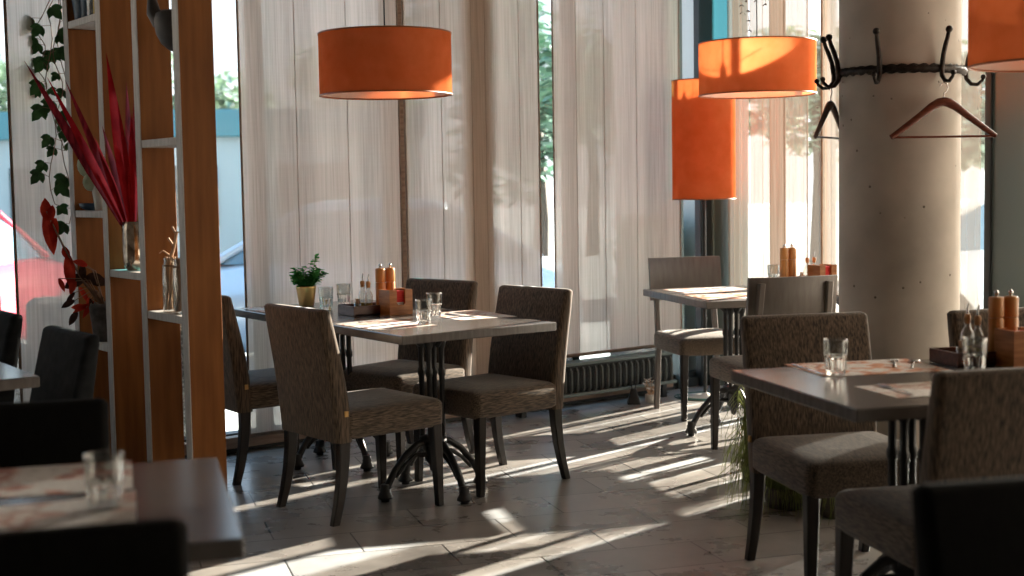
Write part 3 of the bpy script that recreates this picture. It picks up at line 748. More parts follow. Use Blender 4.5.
# ------------------------------------------------------------------ pendant and floor lamps
def drum(t_, R, z0, z1):
    mb = MB(); mb.lathe([(R, z0), (R, (z0+z1)/2), (R, z1)], 72, cap=False); sh = mb.build('lamp_shade', 'shade', t_)
    mb = MB(); mb.lathe([(R-.006, z0+.002), (R-.006, (z0+z1)/2), (R-.006, z1-.002)], 72, cap=False); mb.build('lining', 'lining', sh)
    for zz in (z0, z1):
        mb = MB(); mb.lathe([(R+.0025, zz-.003), (R+.0025, zz+.003), (R-.008, zz+.003), (R-.008, zz-.003), (R+.0025, zz-.003)], 72, cap=False); mb.build('rim', 'rim', sh)
    mb = MB(); zf = z1-.06
    for k in range(3):
        a = k*2*pi/3+.4; mb.tube([(.018*cos(a), .018*sin(a), zf), ((R-.006)*cos(a), (R-.006)*sin(a), zf)], .0022, 6)
    mb.lathe([(.02, zf-.004), (.022, zf), (.02, zf+.004)], 16); mb.build('spider_frame', 'steel', t_)
    mb = MB(); mb.lathe([(.018, zf-.07), (.02, zf-.06), (.02, zf), (.012, zf+.03), (.004, zf+.045)], 16); mb.build('socket', 'white_pot', t_)
    mb = MB(); mb.lathe([(.001, zf-.175), (.016, zf-.17), (.028, zf-.15), (.031, zf-.13), (.024, zf-.1), (.014, zf-.075), (.013, zf-.068)], 18); mb.build('bulb', 'white_pot', t_)
    return zf
def pendant(label, x, y, R, z0, z1):
    t_ = thing('pendant_lamp', label, 'lamp', (x, y, 0), 0, 'orange drum pendant lamps')
    zf = drum(t_, R, z0, z1)
    mb = MB(); mb.tube([(0, 0, zf+.04), (0, 0, CEIL-.03)], .0035, 8); mb.build('cord', 'cable', t_)
    mb = MB(); mb.lathe([(.05, CEIL-.035), (.055, CEIL-.03), (.055, CEIL)], 24); mb.build('ceiling_rose', 'frame', t_)
    return t_
pendant('orange drum pendant lamp over the middle table', -.522, 6.13, .298, 1.745, 2.018)
pendant('orange drum pendant lamp over the window corner table', 1.312, 6.98, .297, 1.772, 2.036)
pendant('dark orange pendant lamp cut by the right edge, beside the column', 1.858, 4.5, .298, 1.70, 2.0)
t_ = thing('floor_lamp', 'tall orange drum floor lamp in the window corner', 'lamp', (1.228, 8.28, 0))
drum(t_, .192, 1.225, 1.945)
mb = MB(); mb.tube([(0, 0, .01), (0, 0, 1.84)], .012, 10); mb.build('pole', 'iron', t_)
mb = MB(); mb.lathe([(.15, 0), (.155, .004), (.15, .01), (.03, .016), (.014, .03)], 40); mb.build('base', 'white_pot', t_)
mb = MB()
for k, r in ((0, .19), (1, .165), (2, .205)):
    mb.tube([( .015*k+r*cos(a*.1745+k), -.02*k+r*sin(a*.1745+k)*.8, .006+.004*k) for a in range(0, 37)], .0035, 6)
o = mb.build('coiled_cable', 'teal_cable'); tag(o, 'dark green cable coiled around the floor lamp base', 'cable'); o.location = (1.228, 8.28, 0)

# brown pole-like mullion cord hanging behind the left pendant
mb = MB(); wallbox(mb, 1, 2.355, 2.415, .02, .045, .085, CEIL); o = struct(mb.build('trim_8', 'trimwood'))

# ------------------------------------------------------------------ floor heater
t_ = thing('floor_heater', 'low black ribbed heater under the sheer by the window corner', 'heater', W1(1.15, .16))
ang = A0
t_.rotation_euler = (0, 0, A0)
L2 = .62
mb = MB(); mb.box((-L2, -.03, .09), (L2, .05, .27), .004); mb.build('body', 'frame', t_)
mb = MB()
for k in range(26):
    x = -L2+.03+k*(2*L2-.06)/25
    mb.tube([(x, -.034, .105), (x, -.048, .125), (x, -.050, .2), (x, -.046, .235), (x, -.034, .25)], [.008, .009, .009, .009, .008], 8)
mb.build('ribs', 'heater_rib', t_)
mb = MB(); mb.box((-L2-.01, -.06, .268), (L2+.01, .055, .285), .003); mb.box((-L2-.01, -.06, .085), (L2+.01, -.03, .104), .003); mb.build('rail', 'green_frame', t_)
for sx in (-.55, .55):
    mb = MB(); mb.box((sx-.02, -.03, 0), (sx+.02, .03, .092), .003); mb.build('foot', 'iron', t_)
t_ = thing('door_weight', 'small black tapered weight with a loop handle beside the heater', 'weight', (.765, 8.07, 0))
mb = MB(); mb.loft([rrect(0, 0, .038, .03, .008, 0), rrect(0, 0, .038, .03, .008, .012), rrect(0, 0, .018, .015, .006, .085), rrect(0, 0, .012, .01, .004, .092)], True, True, True); mb.build('body', 'iron', t_)
mb = MB(); mb.tube([(.012*cos(a), 0, .112+.026*sin(a)) for a in [k*2*pi/16 for k in range(17)]], .0035, 6); mb.build('loop', 'iron', t_)
t_ = thing('dried_flowers', 'small pale dried flowers on the floor behind the wooden chair leg', 'flowers', (.872, 8.10, 0))
mb = MB(); mb.lathe([(.03, 0), (.034, .004), (.036, .05), (.032, .052), (.001, .05)], 14); mb.build('pot', 'white_pot', t_)
mb = MB(); st = MB(); rr = random.Random(5)
for k in range(22):
    a, q, h = rr.uniform(0, 6.28), rr.uniform(.01, .05), rr.uniform(.08, .15)
    st.tube([(q*.3*cos(a), q*.3*sin(a), .045), (q*cos(a), q*sin(a), h)], .0012, 4)
    for j in range(5): b = rr.uniform(0, 6.28); mb.leaf((q*cos(a), q*sin(a), h), (cos(b), sin(b), .6), (0, 0, 1), .018, .012, .2, .1, 2)
mb.build('blossoms', 'salt', t_); st.build('stems', 'pale_twig', t_)

# ------------------------------------------------------------------ room divider
Q = Vector((-1.208, 5.10, 0)); SP = .406; DD = .142; TT = .052
D = thing('room_divider', 'tall orange-brown open shelving divider with pale grey front edges', 'shelving', Q, A0)
# local axes: X = U (depth), Y = -N (row going away)
for k in range(4):
    y0 = k*SP
    mb = MB(); mb.box((.004, y0, 0), (DD, y0+TT, 2.46), .0015); p = mb.build('upright', 'veneer', D)
    mb = MB(); mb.box((0, y0, 0), (.004, y0+TT, 2.46), .001); mb.build('front_edge', 'grey_edge', p)
def shelf(k, z):
    y0, y1 = k*SP+TT, (k+1)*SP
    mb = MB(); mb.box((.004, y0, z-.03), (DD, y1, z), .0015); p = mb.build('shelf', 'grey_edge', D)
SH = {}
for k, z in ((0, 1.535), (0, .85), (1, 1.0), (1, 2.45), (2, 2.09), (2, 1.25), (2, .67), (0, .08), (1, .08), (2, .08), (0, 2.45), (2, 2.45)):
    shelf(k, z)
DM = Matrix.Translation(Q) @ Matrix.Rotation(A0, 4, 'Z')
def onshelf(k, z, x, f): # f fraction along the bay
    return DM @ Vector((x, k*SP+TT+(SP-TT)*f, z+.0005))

# silver vase with red cordyline leaves (bay 1, z=1.0)
vb = onshelf(1, 1.0, .062, .62)
t_ = thing('vase', 'mottled silver vase on the middle divider shelf', 'vase', vb)
mb = MB(); mb.lathe([(.028, 0), (.040, .012), (.046, .04), (.046, .205), (.043, .205), (.043, .03), (.001, .02)], 28); mb.build('vase_body', 'mercury', t_)
t_ = thing('cordyline', 'big spiky dark red leaves standing in the silver vase', 'plant', vb+Vector((0, 0, .022)))
mb = MB(); md = MB(); rr = random.Random(21)
def sword(t): return max(.05, min(1, t*1.6+.42)*(1-max(0, (t-.35)/.65)**1.6))
leaves = [(-.46, .0, .97, .044, 1), (-.385, -.04, .86, .036, 0), (-.33, .05, .84, .036, 1), (-.075, -.05, .90, .056, 0), (.03, .03, .74, .046, 1), (.02, -.02, .64, .04, 0), (-.20, .03, .60, .034, 1), (-.26, -.04, .56, .03, 0), (-.02, .04, .78, .04, 1)]
for lx, ly, ln, w, kind in leaves:
    base = Vector((lx*.05, ly*.1, .02)); mid = Vector((lx*.10, ly*.12, .17))
    (md if kind else mb).tube([base, mid], [.004, .006], 5)
    (md if kind else mb).leaf(mid, (lx, ly, .86), (.35, -.9, .1), ln-.16, w, .42, .03, 9, shape=sword)
mb.build('red_blades', 'red_leaf', t_); md.build('maroon_blades', 'tip_leaf', t_)

# glass bottle with reeds (bay 0, z=.85)
for i, (f, lab) in enumerate(((.34, 'right one of the two tall glass bottles holding pale reeds'), (.64, 'left one of the two tall glass bottles holding pale reeds'))):
    b = onshelf(0, .85, .055, f)
    t_ = thing('bottle_vase', lab, 'vase', b, 0, 'glass bottles on the divider')
    mb = MB(); mb.lathe([(.031, 0), (.034, .004), (.034, .16), (.03, .185), (.026, .2), (.028, .215), (.026, .215), (.024, .2), (.0315, .155), (.0315, .01), (.001, .008)], 18); mb.build('bottle', 'glass', t_)
    mb = MB(); mb.tube([(.0295*cos(a), .0295*sin(a), .185) for a in [k*2*pi/20 for k in range(21)]], .003, 5); mb.build('twine', 'twig', t_)
    mb = MB(); rr = random.Random(i+4)
    t2 = thing('reed_bundle', 'pale reeds standing in the '+('right' if i == 0 else 'left')+' glass bottle', 'reeds', b+Vector((0, 0, .0095)), 0, 'reeds in the glass bottles')
    for k in range(7):
        a = k*.9; mb.tube([(.022*cos(a), .022*sin(a), 0), (.012*cos(a+.6), .012*sin(a+.6), .1), (.018*cos(a+1), .018*sin(a+1), .21)], .0045, 6)
    if i == 1:
        mb.tube([(0, 0, .2), (.02, -.01, .25), (.035, -.02, .31)], [.008, .007, .006], 6); mb.tube([(.02, -.01, .25), (-.005, 0, .285)], [.005, .004], 6)
        mb.tube([(.032, -.02, .30), (.015, -.01, .33)], [.005, .004], 6); mb.tube([(0, 0, .215), (-.03, .01, .235), (-.045, .01, .225)], [.004, .003, .002], 5)
        mb.tube([(.035, -.02, .31), (.055, -.03, .305)], [.004, .003], 5)
    mb.build('reeds', 'pale_twig', t2)

# pad cactus in white pot (bay 2, z=1.25)
b = onshelf(2, 1.25, .06, .52)
t_ = thing('pad_cactus', 'pale green pad plant in a white cone pot on the upper divider shelf', 'potted plant', b)
mb = MB(); mb.lathe([(.022, 0), (.024, .004), (.04, .13), (.042, .135), (.038, .135), (.036, .12), (.001, .118)], 20); mb.build('pot', 'white_pot', t_)
mb = MB()
for x, y, zz, r in ((-.05, 0, .20, .050), (-.035, -.02, .125, .036), (.0, .0, .17, .03), (.035, .01, .24, .035)):
    mb.sphere((x, y, zz), r, 14, 8, (.95, .5, 1.1))
mb.tube([(0, 0, .12), (-.02, 0, .16), (-.05, 0, .18)], .008, 6); mb.tube([(0, 0, .12), (-.01, 0, .2)], .009, 6)
mb.build('pads', 'cactus', t_)
t_ = thing('dish', 'small dark blue dish beside the white cone pot', 'dish', onshelf(2, 1.25, .05, .80))
mb = MB(); mb.lathe([(.02, 0), (.045, .014), (.05, .032), (.046, .032), (.04, .018), (.001, .008)], 20); mb.build('bowl', 'navy', t_)

# begonia (bay 2, z=.67)
b = onshelf(2, .67, .06, .5)
t_ = thing('begonia', 'red-leaved begonia in a dark stone pot on the lower divider shelf', 'potted plant', b)
mb = MB(); mb.lathe([(.045, 0), (.052, .006), (.066, .12), (.07, .15), (.07, .17), (.062, .17), (.058, .14), (.001, .138)], 24); mb.build('pot', 'stone_pot', t_)
st = MB(); red = MB(); dk = MB(); rr = random.Random(8)
R2 = Vector((1, 0, 0))
def blade(mb, p, d, ln, w, c=.15): mb.leaf(p, d, (.2, -.95, .15), ln, w, .3, c, 6)
stem = [(0, 0, .14), (-.09, -.01, .27), (-.17, -.02, .43), (-.235, -.02, .58)]
st.tube(stem, [.006, .006, .005, .004], 6)
blade(red, (-.235, -.02, .585), (.12, .0, -.99), .20, .062, 0); red.leaf((-.235, -.02, .54), (-.05, 0, .9), (.2, -.9, .1), .10, .05, .3, 0, 5)
blade(red, (-.215, -.03, .54), (.12, 0, .9), .08, .035); blade(red, (-.20, -.02, .55), (-.1, 0, -.9), .11, .04)
blade(red, (-.15, -.02, .39), (.08, 0, -.95), .16, .05, 0); red.leaf((-.15, -.02, .37), (-.25, 0, .8), (.2, -.9, .1), .06, .035, .3, 0, 5)
blade(dk, (-.08, 0, .28), (.9, 0, .02), .10, .06, .3); blade(dk, (-.08, 0, .28), (-.9, 0, -.1), .10, .06, .3)
for k in range(16):
    a = rr.uniform(pi*.55, pi*1.5); h = rr.uniform(-.02, .2); q = rr.uniform(.10, .24)
    e = Vector((cos(a)*q, -abs(sin(a))*q*.3, .15+h)); st.tube([(0, 0, .14), (e.x*.5, e.y*.5, .2+h*.6), tuple(e)], [.003, .0025, .002], 5)
    tgt = red if k % 3 else dk
    blade(tgt, e, (rr.uniform(-.6, .3), 0, rr.uniform(-1, .3)), rr.uniform(.05, .085), rr.uniform(.02, .034))
st.build('stems', 'twig', t_); red.build('red_leaves', 'begonia', t_); dk.build('dark_leaves', 'begonia_dark', t_)

# ivy hanging from the top of the last bay, outside the far upright
top = DM @ Vector((.03, 3*SP+TT+.05, 2.38))
top = DM @ Vector((-.03, 3*SP-.02, 2.092))
t_ = thing('ivy', 'green ivy trailing down from the top divider shelf beside the grey sheer', 'ivy', onshelf(2, 2.09, .06, .80))
mb = MB(); mb.lathe([(.04, 0), (.046, .004), (.056, .1), (.06, .12), (.056, .12), (.05, .1), (.001, .1)], 20); mb.build('pot', 'navy', t_)
st = MB(); lv = MB(); rr = random.Random(17)
def ivyleaf(p, d, s):
    d = Vector(d).normalized()
    for ang_, k in ((0, 1), (.9, .72), (-.9, .72)):
        dd = Matrix.Rotation(ang_, 3, Vector((.25, -.95, .1)).normalized()) @ d
        lv.leaf(p, dd, (.25, -.95, .1), s*k, s*.62*k, .15, .05, 3)
for r, (dx, ln, off_) in enumerate(((-.05, .86, 0), (-.015, .62, 1), (-.09, .34, 2), (.0, .95, 3))):
    pts = [(0, .01*r, .1), (-.06, .05, .19), (-.13+dx*.4, .06, .12)]
    n = 14
    for k in range(n+1):
        pts.append((-.14+dx+.02*sin(k*.9+off_), .06+.012*r, .05-ln*k/n))
    st.tube(pts, .0022, 5)
    for k in range(3, len(pts)):
        if rr.random() < (.8 if r < 2 else .62):
            s = rr.uniform(.04, .078); sd = rr.choice((-1, 1))
            p = Vector(pts[k]); q = p+Vector((sd*rr.uniform(.01, .05), 0, rr.uniform(-.01, .03)))
            st.tube([p, q], .0012, 4); ivyleaf(q, (sd*.6, 0, -.7), s)
st.build('vines', 'twig', t_); lv.build('leaves', 'ivy', t_)

# jars on the top shelf of bay 2
for i, (f, lab, mt) in enumerate(((.18, 'amber glass bottle on the top divider shelf', 'oil'), (.40, 'clear storage jar on the top divider shelf, left of the amber bottle', 'glass'), (.60, 'dark jar on the top divider shelf, beside the ivy pot', 'navy'))):
    t_ = thing('jar', lab, 'jar', onshelf(2, 2.09, .05, f), 0, 'jars on the top divider shelf')
    mb = MB(); mb.lathe([(.028, 0), (.032, .004), (.032, .11), (.024, .13), (.014, .15), (.014, .18)], 18); mb.build('jar_body', mt, t_)
    mb = MB(); mb.lathe([(.016, .176), (.017, .18), (.017, .2), (.012, .204)], 14); mb.build('lid', 'cork', t_)

# dark gourd ladle hanging in the first bay
gl = onshelf(0, 1.985, .05, .42)
t_ = thing('gourd_jug', 'dark grey gourd jug with a curved neck hanging at the top of the divider', 'jug', gl)
mb = MB(); prof = [(.004, -.12), (.032, -.11), (.06, -.085), (.079, -.047), (.086, 0), (.079, .03), (.055, .042), (.001, .045)]
mb.lathe(prof, 24, (.03, 0, 0)); mb.build('bowl', 'gourd', t_)
mb = MB(); mb.tube([(-.03, 0, .0), (-.058, 0, .04), (-.062, 0, .09), (-.075, 0, .16), (-.075, 0, .25)], [.036, .028, .018, .013, .010], 12); mb.build('neck', 'gourd', t_)
mb = MB(); mb.tube([(.03, 0, .04), (.03, 0, .435)], .002, 5); mb.build('cord', 'cable', t_)

# ------------------------------------------------------------------ coat rack and hangers
RZ = 1.765
t_ = thing('coat_rack', 'wrought iron ring coat rack clamped around the concrete column', 'coat rack', (COLC.x, COLC.y, RZ))
mb = MB(); rb = CR+.012
rings = []
for j in range(97):
    a = 2*pi*j/96; tw = j*.62
    rings.append([((rb+.012*cos(tw+q*pi/2))*cos(a), (rb+.012*cos(tw+q*pi/2))*sin(a), .020*sin(tw+q*pi/2)) for q in range(4)])
mb.loft(rings, False, False, True)
mb.lathe([(CR+.001, -.010), (CR+.012, -.010), (CR+.012, .010), (CR+.001, .010), (CR+.001, -.010)], 64, cap=False)
mb.build('ring', 'iron_rust', t_)
def hook(adeg):
    a = radians(adeg); m4 = Matrix.Rotation(a, 4, 'Z'); mb = MB()
    mb.tube([(rb+.006, 0, -.012), (rb+.012, 0, .01), (rb+.018, 0, .05), (rb+.03, 0, .085), (rb+.043, 0, .115), (rb+.05, 0, .138)], [.012, .011, .010, .010, .009, .008], 6, mat=m4)
    mb.sphere((rb+.052, 0, .146), .0145, 10, 8, mat=m4)
    mb.tube([(rb+.008, 0, .0), (rb+.012, 0, -.03), (rb+.03, 0, -.052), (rb+.055, 0, -.055), (rb+.075, 0, -.038), (rb+.078, 0, -.028)], [.011, .010, .009, .008, .007, .007], 6, mat=m4)
    mb.sphere((rb+.079, 0, -.024), .011, 10, 8, mat=m4)
    mb.build('hook', 'iron_rust', t_)
HK = [184, 196, 246, 318, -12, 60, 120, 290-360+360]
for h in (172, 189, 237, 291, 352, 60, 116): hook(h)
def hanger(label, loc, rz, mat):
    t_ = thing('coat_hanger', label, 'hanger', loc, rz, 'wooden coat hangers')
    mb = MB()
    pts = [(-.215, 0, -.135), (-.17, 0, -.105), (-.10, 0, -.055), (-.05, 0, -.018), (-.02, 0, -.002), (0, 0, .002), (.02, 0, -.002), (.05, 0, -.018), (.10, 0, -.055), (.17, 0, -.105), (.215, 0, -.135)]
    mb.tube(pts, [.010, .0125, .014, .017, .019, .019, .019, .017, .014, .0125, .010], 10, flat=(.75, 1.0)); mb.build('shoulders', mat, t_)
    mb = MB(); mb.tube([(-.205, 0, -.135), (.205, 0, -.135)], .0045, 8); mb.build('trouser_bar', mat, t_)
    mb = MB(); mb.tube([(0, 0, .015), (0, 0, .035), (.012, 0, .045), (.017, 0, .058), (.012, 0, .071), (0, 0, .076), (-.012, 0, .071), (-.015, 0, .062)], .0022, 6); mb.build('wire_hook', 'steel', t_)
    return t_
a = radians(291)
hanger('reddish wooden coat hanger hanging on the front of the concrete column', (COLC.x+(rb+.056)*cos(a)-.022, COLC.y+(rb+.056)*sin(a), RZ-.138), radians(6), 'hanger')
a = radians(172)
hanger('dark coat hanger hanging at the left side of the concrete column', (COLC.x+(rb+.022)*cos(a), COLC.y+(rb+.040)*sin(a), RZ-.125), radians(60), 'black_hanger')

# hanging plant by the short window
t_ = thing('hanging_plant', 'sparse trailing plant hanging from above in front of the pale sheers', 'plant', W2(.62, .30, 2.62))
mb = MB(); mb.lathe([(.05, 0), (.06, .005), (.08, .11), (.075, .11), (.001, .1)], 18); mb.build('pot', 'white_pot', t_)
mb = MB()
for a in (0, 2.1, 4.2): mb.tube([(.075*cos(a), .075*sin(a), .1), (0, 0, .4), (0, 0, CEIL-2.62)], .0015, 4)
mb.build('cords', 'cable', t_)
st = MB(); lv = MB(); rr = random.Random(31)
for k in range(5):
    dx, ln = (( -.06, .36), (.0, .47), (.13, .33), (-.10, .2), (.06, .3))[k]
    d = N*dx
    pts = [Vector((0, 0, .1)), d*.7+Vector((0, 0, .13))] + [d+Vector((.006*sin(q), .006*cos(q), .08-ln*q/8)) for q in range(9)]
    st.tube(pts, .0016, 4)
    for p in pts[2:]:
        for j in range(3):
            b = rr.uniform(0, 6.28); lv.leaf(p, (cos(b), sin(b), -.5), (0, 0, 1), rr.uniform(.018, .03), .012, .2, .1, 2)
st.build('vines', 'twig', t_); lv.build('leaves', 'begonia_dark', t_)

# grasses at the foot of the column
def grass(label, x, y, n, hmax, seed, w=.2):
    t_ = thing('potted_grass', label, 'potted plant', (x, y, 0), 0, 'grasses at the column foot')
    mb = MB(); mb.lathe([(.07, 0), (.075, .005), (.085, .075), (.085, .085), (.078, .085), (.075, .07), (.001, .065)], 20); mb.build('pot', 'stone_pot', t_)
    g = MB(); rr = random.Random(seed)
    for k in range(n):
        a = rr.uniform(0, 6.28); q = rr.uniform(0, .07); h = rr.uniform(.12, hmax); sp = rr.uniform(.05, w)
        x0, y0 = q*cos(a), q*sin(a); x1, y1 = x0+sp*cos(a), y0+sp*sin(a)
        ze = max(.01, (.085+h)-sp*rr.uniform(1.2, 3.2))
        if rr.random() < .35: ze = rr.uniform(.005, .1)
        g.tube([(x0, y0, .066), (x0+sp*.25*cos(a), y0+sp*.25*sin(a), (.07+h)*.75), (x0+sp*.6*cos(a), y0+sp*.6*sin(a), (.07+h)*.85), (x1+rr.uniform(-.02, .02), y1, (ze+(.07+h))*.45), (x1*1.08, y1*1.08, ze)], [.0016, .0015, .0013, .0011, .0006], 4)
    g.build('blades', 'grass', t_)
grass('feathery green grass spilling over the floor beside the brown chair leg', 1.13, 5.45, 460, .36, 3, .20)
grass('feathery green grass close to the column foot, behind the chair seat', 1.31, 5.28, 360, .26, 4, .15)
grass('tall wispy grass behind the window corner chair legs', 1.12, 5.93, 220, .44, 6, .10)

# ------------------------------------------------------------------ outdoors
mb = MB(); mb.box((-60, -30, -.42), (80, 90, -.22)); o = mb.build('ground', 'asphalt'); struct(o)
mb = MB()
P = [W1(-8, -.16), W1(12, -.16), W1(12, -4.0), W1(-8, -4.0)]
mb.loft([[(p.x, p.y, -.22) for p in P], [(p.x, p.y, -.06) for p in P]], True, True, False); o = struct(mb.build('terrace_floor', 'paving'))
mb = MB(); P = [W2(0.1, -.16), W2(12, -.16), W2(12, -4.0), W2(0.1, -4.0)]
mb.loft([[(p.x, p.y, -.22) for p in P], [(p.x, p.y, -.065) for p in P]], True, True, False); o = struct(mb.build('side_pavement', 'paving'))

def sofa(label, loc, rz):
    t_ = thing('wicker_armchair', label, 'armchair', loc, rz, 'wicker seats on the terrace')
    mb = MB(); mb.box((-.5, -.4, .02), (.5, .4, .36), .02)
    mb.box((-.5, .3, .34), (.5, .42, .86), .03); mb.box((-.52, -.4, .34), (-.4, .36, .62), .03); mb.box((.4, -.4, .34), (.52, .36, .62), .03)
    mb.build('frame', 'wicker', t_)
    mb = MB(); mb.loft([rrect(0, -.05, .39, .34, .05, .362), rrect(0, -.05, .40, .35, .05, .40), rrect(0, -.05, .39, .34, .05, .48), rrect(0, -.05, .3, .26, .05, .495)], True, True, True); mb.build('seat_cushion', 'cushion', t_)
    return t_
p = W1(3.72, -1.0); s0 = sofa('wicker armchair with pale cushion outside, right of the divider', (p.x, p.y, -.06), A0+pi)
p = W1(4.95, -.85); dup(s0, 'wicker armchair outside, at the left edge of the picture', (p.x, p.y, -.06), A0+pi)

def car(label, paint, loc, rz):
    t_ = thing('car', label, 'car', loc, rz, 'parked cars outside')
    prof = [(-2.15, .35, .62), (-2.1, .25, .85), (-1.6, .2, .93), (-.9, .2, .95), (.6, .2, .95), (1.3, .2, .88), (1.95, .22, .74), (2.15, .3, .58)]
    mb = MB(); rings = []
    for x, z0, z1 in prof:
        w = .88 if abs(x) < 1.9 else .76
        ring = []
        for y, z in ((-w*.92, z0), (w*.92, z0), (w, z0+.12), (w, (z0+z1)/2), (w*.95, z1-.06), (w*.8, z1), (-w*.8, z1), (-w*.95, z1-.06), (-w, (z0+z1)/2), (-w, z0+.12)):
            ring.append((x, y, z))
        rings.append(ring)
    mb.loft(rings, True, True, True); body = mb.build('body', paint, t_)
    mb = MB()
    cab = [(.93, (-1.75, .95, .74)), (1.2, (-1.35, .55, .68)), (1.36, (-1.0, .2, .6)), (1.42, (-.75, -.05, .54))]
    mb.loft([rrect((x0+x1)/2, 0, (x1-x0)/2, w, .12, z) for z, (x0, x1, w) in cab], False, True, True); mb.build('windows', 'car_glass', body)
    mb = MB(); mb.loft([rrect(-.42, 0, .62, .62, .15, 1.35), rrect(-.42, 0, .6, .6, .15, 1.41), rrect(-.42, 0, .45, .45, .15, 1.44)], True, True, True)
    for sy in (1, -1):
        mb.tube([(-1.78, .74*sy, .92), (-1.02, .6*sy, 1.37)], .05, 6); mb.tube([(.98, .74*sy, .93), (.2, .6*sy, 1.37)], .04, 6); mb.tube([(-.4, .76*sy, .92), (-.42, .61*sy, 1.37)], .035, 6)
    mb.build('roof', paint, body)
    for x in (-1.35, 1.35):
        for sy in (1, -1):
            m4 = Matrix.Translation((x, .80*sy, .32)) @ Matrix.Rotation(pi/2, 4, 'X')
            mb = MB(); mb.lathe([(.2, -.1), (.3, -.1), (.32, -.06), (.32, .06), (.3, .1), (.2, .1)], 24, mat=m4); w_ = mb.build('wheel', 'tyre', t_)
            mb = MB(); mb.lathe([(.05, -.105), (.2, -.095), (.2, .095), (.05, .105)], 24, mat=m4)
            for k in range(5):
                mb.box((-.02, 0, -.108), (.02, .19, .108), 0, m4 @ Matrix.Rotation(k*2*pi/5, 4, 'Z'))
            mb.build('hub_cap', 'alloy', w_)
    return t_
v1 = car('pale silver car parked outside behind the wide sheer panel', 'silver_car', (-1.55, 12.0, -.22), radians(186))
car('red car parked outside at the left edge of the picture', 'red_car', (-5.25, 12.2, -.22), radians(88))
car('white car parked outside, seen right of the concrete column', 'white_car', (5.3, 11.6, -.22), radians(-28))
#car('dark blue car parked outside behind the sheer above the heater', 'car_glass', (-.4, 15.6, -.22), radians(8))

t_ = thing('hedge_planter', 'dark green clipped hedge in a planter outside the window corner', 'hedge', W1(.145, -.46, -.06), A0)
mb = MB(); mb.box((-.13, -.25, 0), (.13, .25, .5), .01); mb.build('planter_box', 'frame', t_)
mb = MB(); rr = random.Random(77)
mb.box((-.10, -.22, .49), (.10, .22, 1.14), .04)
for k in range(700):
    f_ = rr.choice(((0, -1), (0, 1), (1, -1), (1, 1), (2, 1))); p = [rr.uniform(-.11, .11), rr.uniform(-.23, .23), rr.uniform(.5, 1.16)]
    p[f_[0]] = (.11, .23, 1.15)[f_[0]]*f_[1] if f_[0] < 2 else 1.15
    b = rr.uniform(0, 6.28); mb.leaf(p, (cos(b), sin(b), rr.uniform(-.3, .8)), (0, 0, 1), .05, .03, .2, .1, 2)
mb.build('foliage', 'tree_dark', t_)

def tree(label, loc, h, r, seed, mat, n=2600, trunk=1.6):
    t_ = thing('tree', label, 'tree', loc, 0, 'trees outside')
    mb = MB(); mb.tube([(0, 0, 0), (.05, .02, trunk), (-.05, 0, h*.7)], [.16, .12, .05], 8); mb.build('trunk', 'bark', t_)
    f = MB(); rr = random.Random(seed); blobs = []
    for k in range(9):
        blobs.append((rr.uniform(-.55, .55)*r, rr.uniform(-.55, .55)*r, trunk+(h-trunk)*rr.uniform(.2, .85), rr.uniform(.35, .6)*r))
    for k in range(n):
        bx, by, bz, br = rr.choice(blobs)
        a, u_ = rr.uniform(0, 6.28), rr.uniform(-1, 1); q = br*rr.uniform(.6, 1.05); s_ = sqrt(1-u_*u_)
        p = Vector((bx+q*s_*cos(a), by+q*s_*sin(a), bz+q*u_*.8)); b = rr.uniform(0, 6.28)
        f.leaf(p, (cos(b), sin(b), rr.uniform(-.6, .4)), (0, 0, 1), rr.uniform(.22, .38), rr.uniform(.14, .24), .2, .1, 2)
    f.build('crown', mat, t_)
    return t_
tree('leafy green tree outside, seen through the open slit between sheers', (.55, 21, -.22), 4.9, 2.0, 1, 'tree_dark', 3000, 1.0)
tree('leafy tree outside behind the sheer above the heater', (1.9, 29, -.22), 5.2, 2.0, 2, 'tree')
tree('leafy tree outside behind the left pendant lamp', (-3.6, 34, -.22), 5.0, 2.3, 3, 'tree')
tree('rounded tree outside, right of the divider end post', (-8.0, 36, -.22), 5.0, 2.4, 4, 'tree')
tree('low tree outside behind the room divider', (-13.0, 34, -.22), 5.0, 2.4, 5, 'tree')
tree('pale leafy tree outside, seen left of the concrete column', (5.0, 21.5, -.22), 4.2, 1.4, 6, 'tree')
tree('pale leafy tree outside, seen right of the concrete column', (8.6, 23.5, -.22), 4.2, 1.8, 7, 'tree')
t_ = thing('building', 'low pale building with a teal roof band outside behind the sheers', 'building', (-7.5, 24.5, -.22), radians(4))
mb = MB(); mb.box((-7, 0, 0), (6, 3, 2.55)); wl = mb.build('wall', 'facade', t_)
mb = MB(); mb.box((-7.1, -.15, 2.5), (6.1, 3.1, 3.0), .02); mb.build('roof_band', 'teal_band', t_)
for k in range(5):
    mb = MB(); mb.box((-6.2+k*2.4, -.05, .9), (-4.9+k*2.4, .05, 2.0), .01); mb.build('window', 'dark_window', wl)

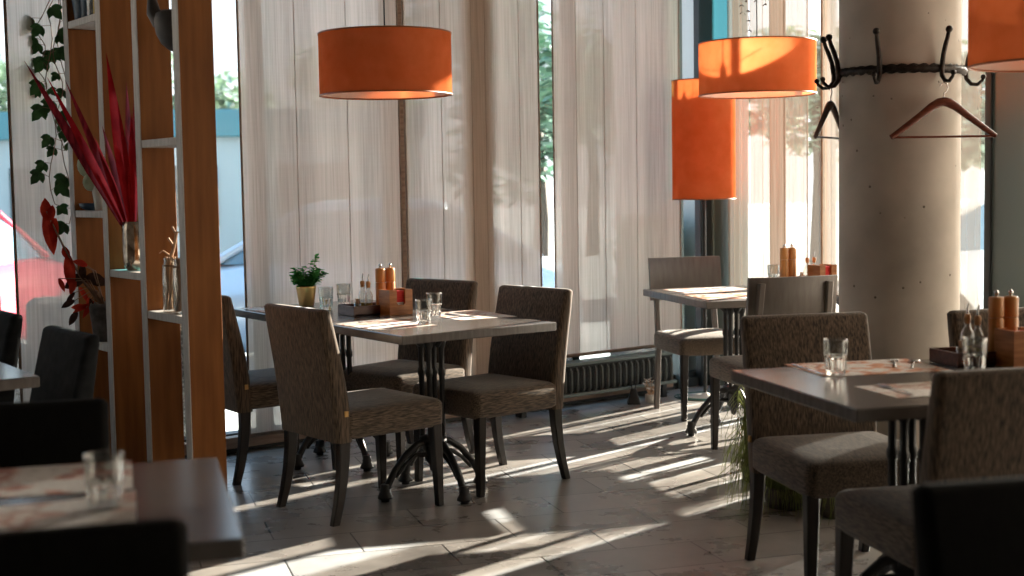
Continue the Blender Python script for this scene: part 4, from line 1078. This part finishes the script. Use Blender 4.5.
# ------------------------------------------------------------------ light
w = bpy.data.worlds.new('World'); S.world = w; w.use_nodes = True
n, l = w.node_tree.nodes, w.node_tree.links
bg = n['Background']; tc = n.new('ShaderNodeTexCoord'); sx = n.new('ShaderNodeSeparateXYZ'); l.new(tc.outputs['Generated'], sx.inputs[0])
r = n.new('ShaderNodeValToRGB'); l.new(sx.outputs['Z'], r.inputs['Fac'])
e = r.color_ramp.elements; e[0].position = 0; e[0].color = (.95, .97, 1, 1); e[1].position = .45; e[1].color = (.42, .67, 1, 1)
l.new(r.outputs['Color'], bg.inputs['Color']); bg.inputs['Strength'].default_value = 1.15
sun = bpy.data.lights.new('sun', 'SUN'); sun.energy = 38; sun.angle = radians(.7); sun.color = (1, .95, .88)
so = bpy.data.objects.new('sun', sun); COL.objects.link(so)
el = math.atan(.325); sd = Vector((cos(radians(45))*cos(el), sin(radians(45))*cos(el), sin(el)))
so.rotation_euler = sd.to_track_quat('Z', 'Y').to_euler(); so.location = sd*40

# ------------------------------------------------------------------ camera
F, PT, RO, H = 1348.8, .0714, .0171, 1.334
fwd = Vector((0, cos(PT), -sin(PT))); right = Vector((1, 0, 0)); down = fwd.cross(right)
r2 = right*cos(RO)+down*sin(RO); d2 = -right*sin(RO)+down*cos(RO)
cam = bpy.data.cameras.new('camera'); co = bpy.data.objects.new('camera', cam); COL.objects.link(co)
co.matrix_world = Matrix(((r2.x, -d2.x, -fwd.x, 0), (r2.y, -d2.y, -fwd.y, 0), (r2.z, -d2.z, -fwd.z, H), (0, 0, 0, 1)))
cam.sensor_width = 36; cam.lens = F/1024*36; cam.shift_x = 7/1024; cam.shift_y = -7/1024
cam.clip_start = .05; cam.clip_end = 300
cam.dof.use_dof = True; cam.dof.focus_distance = 6.1; cam.dof.aperture_fstop = 2.6
S.camera = co
S.view_settings.view_transform = 'Standard'; S.view_settings.look = 'None'; S.view_settings.gamma = 1
S.view_settings.use_curve_mapping = False; S.view_settings.exposure = .9
S.cycles.use_denoising = True
S.cycles.max_bounces = 12; S.cycles.transparent_max_bounces = 24; S.cycles.diffuse_bounces = 6
S.cycles.caustics_reflective = False; S.cycles.caustics_refractive = False
S.cycles.sample_clamp_indirect = 6
